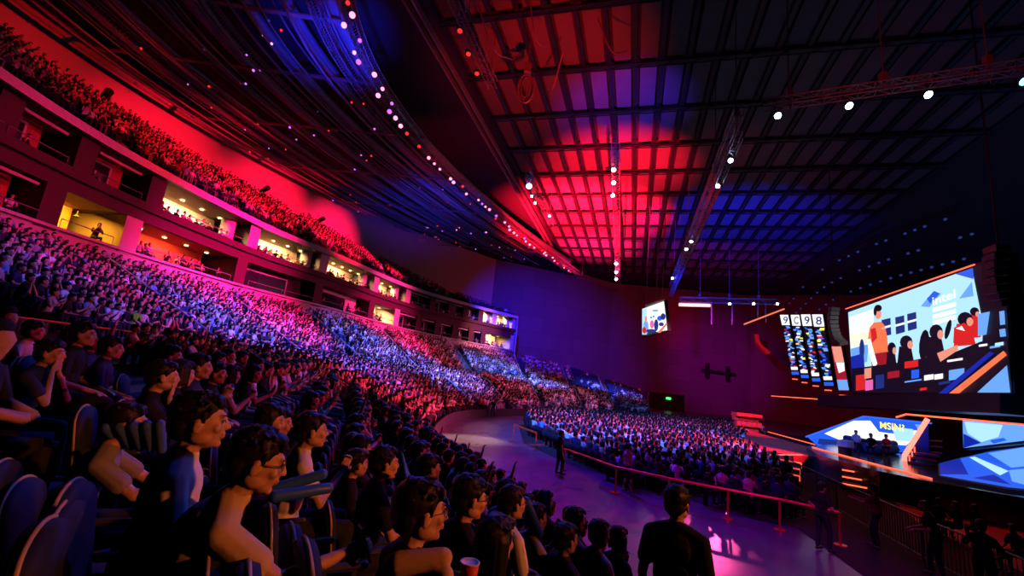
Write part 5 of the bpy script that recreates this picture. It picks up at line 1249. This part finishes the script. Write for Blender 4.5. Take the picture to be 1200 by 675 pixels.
# ---- the thousands further off: one crowd object, low detail
def low_person(kind):
    """about 70 faces; groups: 0 skin, 1 hair, 2 shirt, 3 trousers"""
    g = G()
    def rings(prof, n, mi):           # prof: (cx, cy, z, rx, ry)
        v = []
        for cx, cy, z, rx, ry in prof: v += [(cx + rx * math.cos(2 * PI * (k + .5) / n), cy + ry * math.sin(2 * PI * (k + .5) / n), z) for k in range(n)]
        f = [(i * n + k, i * n + (k + 1) % n, (i + 1) * n + (k + 1) % n, (i + 1) * n + k) for i in range(len(prof) - 1) for k in range(n)]
        f += [tuple((len(prof) - 1) * n + k for k in range(n))]; g.add(v, f, mi)
    ln = (0, .05, .12, .2)[kind]
    rings([(0, 0, .44, .17, .12), (0, ln * .3, .75, .15, .11), (0, ln * .6, .98, .20, .11), (0, ln * .7, 1.05, .10, .07)], 6, 2)
    rings([(0, ln * .8, 1.03, .05, .05), (0, ln + .03, 1.13, .055, .06), (0, ln + .03, 1.21, .078, .085), (0, ln + .0, 1.27, .075, .085)], 6, 0)
    rings([(0, ln - .03, 1.14, .075, .07), (0, ln - .025, 1.23, .088, .09), (0, ln - .005, 1.31, .085, .095), (0, ln, 1.355, .04, .05)], 6, 1)
    for s in (-1, 1):
        def limb(a, b, ra, rb, mi):
            m = G().tube([a, b], [ra, rb], 4); g.add(m.v, m.f, mi)
        limb((s * .1, 0, .5), (s * .13, .42, .5), .09, .07, 3); limb((s * .13, .42, .5), (s * .12, .42, .04), .065, .05, 3)
        sh = (s * .20, ln * .6, 1.0); el = (s * .26, ln * .6 + .08, .76)
        wr_ = [(s * .08, .3, .68), (s * .05, .32, .92), (s * .2, .34, .66), (s * .06, .2, 1.1)][kind]
        limb(sh, el, .06, .05, 2); limb(el, wr_, .042, .045, 0)
    return g
LP = [low_person(k) for k in range(4)]
LPA = []
for g in LP:
    v = np.array(g.v); fl_ = [len(f) for f in g.f]; LPA.append((v, np.array([i for f in g.f for i in f]), np.array(fl_), np.array(g.m)))
def merged(inst, name, mats, meshes):
    """inst: list of (mesh index, x, y, z, rot, scale, palette (n,3))"""
    VV_, LI, LT, CC = [], [], [], []; off = 0
    for mi, x, y, z, rot, sc_, pal in inst:
        v, li, lt, m = meshes[mi]; c, s = math.cos(rot) * sc_, math.sin(rot) * sc_
        q = np.empty_like(v); q[:, 0] = v[:, 0] * c - v[:, 1] * s + x; q[:, 1] = v[:, 0] * s + v[:, 1] * c + y; q[:, 2] = v[:, 2] * sc_ + z
        VV_.append(q); LI.append(li + off); LT.append(lt); off += len(v); CC.append(pal[m])
    Vx = np.concatenate(VV_); LI = np.concatenate(LI); LT = np.concatenate(LT); CC = np.concatenate(CC)
    me = bpy.data.meshes.new(name); me.vertices.add(len(Vx)); me.vertices.foreach_set('co', Vx.ravel().astype(np.float32))
    me.loops.add(len(LI)); me.loops.foreach_set('vertex_index', LI.astype(np.int32)); me.polygons.add(len(LT))
    st_ = np.concatenate([[0], np.cumsum(LT)[:-1]]); me.polygons.foreach_set('loop_start', st_.astype(np.int32)); me.polygons.foreach_set('loop_total', LT.astype(np.int32))
    a = me.attributes.new('col', 'FLOAT_COLOR', 'FACE'); a.data.foreach_set('color', np.concatenate([CC, np.ones((len(CC), 1))], 1).ravel().astype(np.float32))
    me.polygons.foreach_set('use_smooth', [True] * len(LT)); me.update(calc_edges=True); me.validate()
    for m in mats: me.materials.append(m)
    o = bpy.data.objects.new(name, me); COL.objects.link(o); return o
inst = []; sinst = []
HIVIS = {}
for tx_, ty_ in ((147, 370), (500, 402), (432, 492), (742, 466), (347, 395), (628, 478)):
    best = min((c for c in cands if c[2] and c[10] not in indset), key=lambda c: (c[11][0] - tx_) ** 2 + (c[11][1] - ty_) ** 2); HIVIS[best[10]] = 1
for c in cands:
    if c[10] in indset: continue
    if c[2]:
        rj = random.Random(c[10] * 3 + 2); nm, col = rj.choices(SHC, SHW)[0]; sk = np.array((.62, .36, .25)) * rj.uniform(.8, 1.1)
        tr = rj.choice(((.02, .02, .03), (.03, .04, .08), (.05, .05, .06), (.3, .28, .25)))
        if c[10] in HIVIS: col = (.25, .9, .02)
        pal = np.array([sk, (.012, .01, .01), col, tr]); inst.append((rj.randrange(4), c[3] + rj.uniform(-.05, .05), c[4] + rj.uniform(-.08, .08), c[5], face_dir(math.degrees(c[6])) + rj.uniform(-.35, .35), rj.uniform(.9, 1.06), pal))
cr = merged(inst, 'crowd', [CROWD], LPA)
tag(cr, 'the rest of the packed audience filling the stands, boxes, upper tier and floor', 'crowd', kind='stuff')
# plain seats under and between them
g = G(); g.box((0, -.24, .62), (.44, .06, .36)); g.box((0, 0, .42), (.46, .44, .07)); g.box((0, -.05, .2), (.1, .1, .4))
SPA = [(np.array(g.v), np.array([i for f in g.f for i in f]), np.array([len(f) for f in g.f]), np.array(g.m))]
for c in cands:
    if c[10] in seat_indset or c[7] == 'box': continue
    if c[0] > 45 and c[2]: continue
    pal = np.array([(.015, .03, .09)]) if c[7] != 'floor' else np.array([(.012, .012, .02)])
    sinst.append((0, c[3], c[4], c[5], face_dir(math.degrees(c[6])), 1.0, pal))
ss = merged(sinst, 'stadium_seating', [CROWD], SPA); tag(ss, 'rows of blue plastic seats under the audience in the stands and on the floor', 'seating', kind='stuff')
print('PEOPLE', len(seats), len(cands), len(inst), len(ind), 'max depth ind', ind[-1][0] if ind else None)

# ------------------------------------------------------------------ rails, barriers, staff
def rail(name, base, h, label, m, posts, r_=.035):
    r = thing(name, label, 'rail', tuple(base[0]), 'rails beside the open floor')
    part('top_bar', G().bar(base[0] + [0, 0, h], base[1] + [0, 0, h], .06, .09) if len(base) == 2 else G().tube([b + [0, 0, h] for b in base], r_ * 1.3, 8), m, r)
    for p in posts:
        g = G(); g.tube([p + [0, 0, .02], p + [0, 0, h]], r_, 8); g.lathe([(.17, 0), (.16, .03), (.04, .04)], p + [0, 0, .013], 14); part('post', g, m, r)
    return r
railm = mat('orange_rail_metal', (.75, .16, .05), .35, .4)
RB_ = [P(660, 551, 0), P(721, 578, 0), P(783, 593.5, 0), P(853, 609, 0), P(914, 622, 0), P(985, 640, 0)]
rail('floor_rail', RB_, .88, 'orange-lit rail on posts along the edge of the purple floor', railm, RB_)
RB2 = [P(601, 516, 0), P(627, 528, 0)]
rail('floor_rail', RB2, .9, 'short far orange rail at the corner of the floor seats', railm, RB2)
# crowd barrier of upright bars
fm = mat('barrier_metal', (.14, .13, .13), .4, .6)
top = [P(x, y, 1.1) for x, y in ((905, 530), (923, 538), (980, 564), (1080, 607), (1240, 672))]
top = [np.array([p[0], p[1], 0.]) for p in top]
for i in range(len(top) - 1):
    a, b = top[i], top[i + 1]; L = np.linalg.norm(b - a); n = max(1, int(round(L / 2.2)))
    for j in range(n):
        p, q = a + (b - a) * j / n, a + (b - a) * (j + .97) / n
        r = thing('crowd_barrier', 'dark steel crowd barrier panel of upright bars before the stage pit', 'barrier', tuple(p), 'crowd barrier panels before the stage')
        g = G()
        for z in (.13, 1.1): g.tube([p + [0, 0, z], q + [0, 0, z]], .022, 6)
        for e in (p, q): g.tube([e + [0, 0, .02], e + [0, 0, 1.1]], .022, 6)
        part('frame', g, fm, r)
        g = G(); m_ = int(np.linalg.norm(q - p) / .13)
        for k in range(1, m_): c = p + (q - p) * k / m_; g.bar(c + [0, 0, .13], c + [0, 0, 1.1], .014)
        part('bars', g, fm, r)
pit = [P(1045, 585, .02), P(1085, 578, .02), P(1125, 590, .02), P(1240, 640, .02), P(1240, 690, .02), P(1075, 612, .02)]
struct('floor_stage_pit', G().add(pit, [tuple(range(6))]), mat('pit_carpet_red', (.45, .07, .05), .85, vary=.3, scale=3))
# handrail along the cross aisle above the people near the camera
f = 13.0 / NROW; pts = row_pts(f); hz = [np.array([pts[k][0], pts[k][1], row_z(13, k) + .0]) for k in range(int(.9 * NS), int(3.1 * NS))]
r = thing('aisle_handrail', 'thin orange-lit handrail crossing the left stand', 'rail', tuple(hz[0])); part('top_bar', G().tube([p + [0, 0, .95] for p in hz], .025, 6), railm, r)
for p in hz[::3]: part('post', G().tube([p, p + [0, 0, .95]], .018, 6), railm, r)
pale = mat('pale_handrail', (.6, .65, .75), .35, .3)
for a_i, ka in enumerate(AISLES):
    k = min(int(ka * NS), K - 1); pts = []
    for i in range(1, NROW): 
        q = EP[k] * (1 - i / NROW) + WP[k] * (i / NROW); pts.append(np.array([q[0], q[1], row_z(i, k)]))
    r = thing('stair_handrail', f'pale handrail climbing the {ordn(a_i + 1)} stair aisle of the stand from the left', 'rail', tuple(pts[0]), 'handrails of the stair aisles')
    part('top_bar', G().tube([p + [0, 0, .9] for p in pts], .04, 5), pale, r)
    [part('post', G().tube([p, p + [0, 0, .9]], .025, 4), pale, r) for p in pts[::2]]
def standing(px, py, zh, face, label, shirt, seed, voxel=.012, hair='short', arms='hang', shorts=False, ln=.05, trousers=TROUS, floor=True):
    p = make_pose('stand', lean=ln, arms=arms, seed=seed); hd = P(px, py, zh); f = face_dir(face); loc = from_head(hd, p, f); loc[2] = .014 if floor else loc[2]
    return build_person(label, p, loc, f, shirt, voxel=voxel, hair=hair, shorts=shorts, seed=seed, trousers=trousers)
def on_floor(px, py, face, *a, **k):     # feet at this pixel
    q = P(px, py, 0); h = proj((q[0], q[1], 1.57)); return standing(h[0], h[1], 1.57, face, *a, **k)
on_floor(735, 577, 70, 'person in a pink-white t-shirt and shorts walking along the orange rail', PINKW, 41, shorts=True)
on_floor(655, 556, 80, 'guard in black standing at the corner of the orange rail', BLK, 42, arms='hips')
on_floor(966, 646, 75, 'steward in black standing where the orange rail meets the barrier', BLK, 43, arms='hips')
on_floor(576, 490, 200, 'dark figure crouching over the pale reflection at the far end of the floor', BLK, 44, ln=.5)
standing(1082, 592, 1.6, -60, 'crew member in black leaning on the barrier before the red pit', BLK, 45, ln=.3, arms='rest')
standing(1150, 616, 1.6, 60, 'crew member in black with a headset seen from behind by the barrier', BLK, 46, arms='hips')
standing(1022, 572, 1.6, -40, 'crew member with bare forearms inside the pit behind the barrier', (.3, .05, .05), 47, arms='reach')
for i, (px, py) in enumerate(((1100, 596), (1122, 601), (1143, 604), (1192, 630))):
    q = P(px, py, .9); o = tag(link('person', LOWM[(i * 3) % len(LOWM)]), ['photographer crouching at the left of the stage pit', 'photographer crouching in the middle of the stage pit', 'photographer bent low at the right of the stage pit', 'person at the right edge of the photo in the pit'][i], 'person'); o.location = (q[0], q[1], .03 - .0); o.rotation_euler = (0, 0, face_dir([70, -30, 30, -90][i])); o.color = (.02, .02, .02, 1); o.scale = (.9,) * 3
for i, (px, py) in enumerate(((1004, 522), (1022, 527), (1040, 527))):
    q = P(px, py, 1.6); o = tag(link('person', LOWM[i]), ['presenter in white at the left of the sofa on the set', 'presenter in black in the middle of the sofa on the set', 'presenter in red at the right of the sofa on the set'][i], 'person'); o.location = (q[0], q[1], 1.22); o.rotation_euler = (0, 0, face_dir(-130)); o.color = ((.8, .8, .85, 1), (.02, .02, .03, 1), (.6, .05, .06, 1))[i]
# follow spots on platforms at the back of the upper tier
for i, (px, py, z) in enumerate(((118, 126, 20.9), (306, 232, 20.9), (372, 266, 20.9))):
    q = P(px, py, z); r = thing('follow_spot', f'black follow spot at the top of the upper tier, {ordn(i + 1)} from the left', 'lamp', (q[0], q[1], z - 1.4), 'follow spots of the upper tier')
    part('platform', G().box((q[0], q[1], z - .7), (2.6, 3.4, 1.3)), BLACK, r)
    g = G(); g.tube([(q[0] - .5, q[1] + .3, z + .75), (q[0] + .9, q[1] - .6, z + 1.1)], [.22, .3], 10); part('lamp_barrel', g, BLACK, r)
    part('tripod', G().bar((q[0], q[1], z - .1), (q[0], q[1], z + .9), .1), BLACK, r)
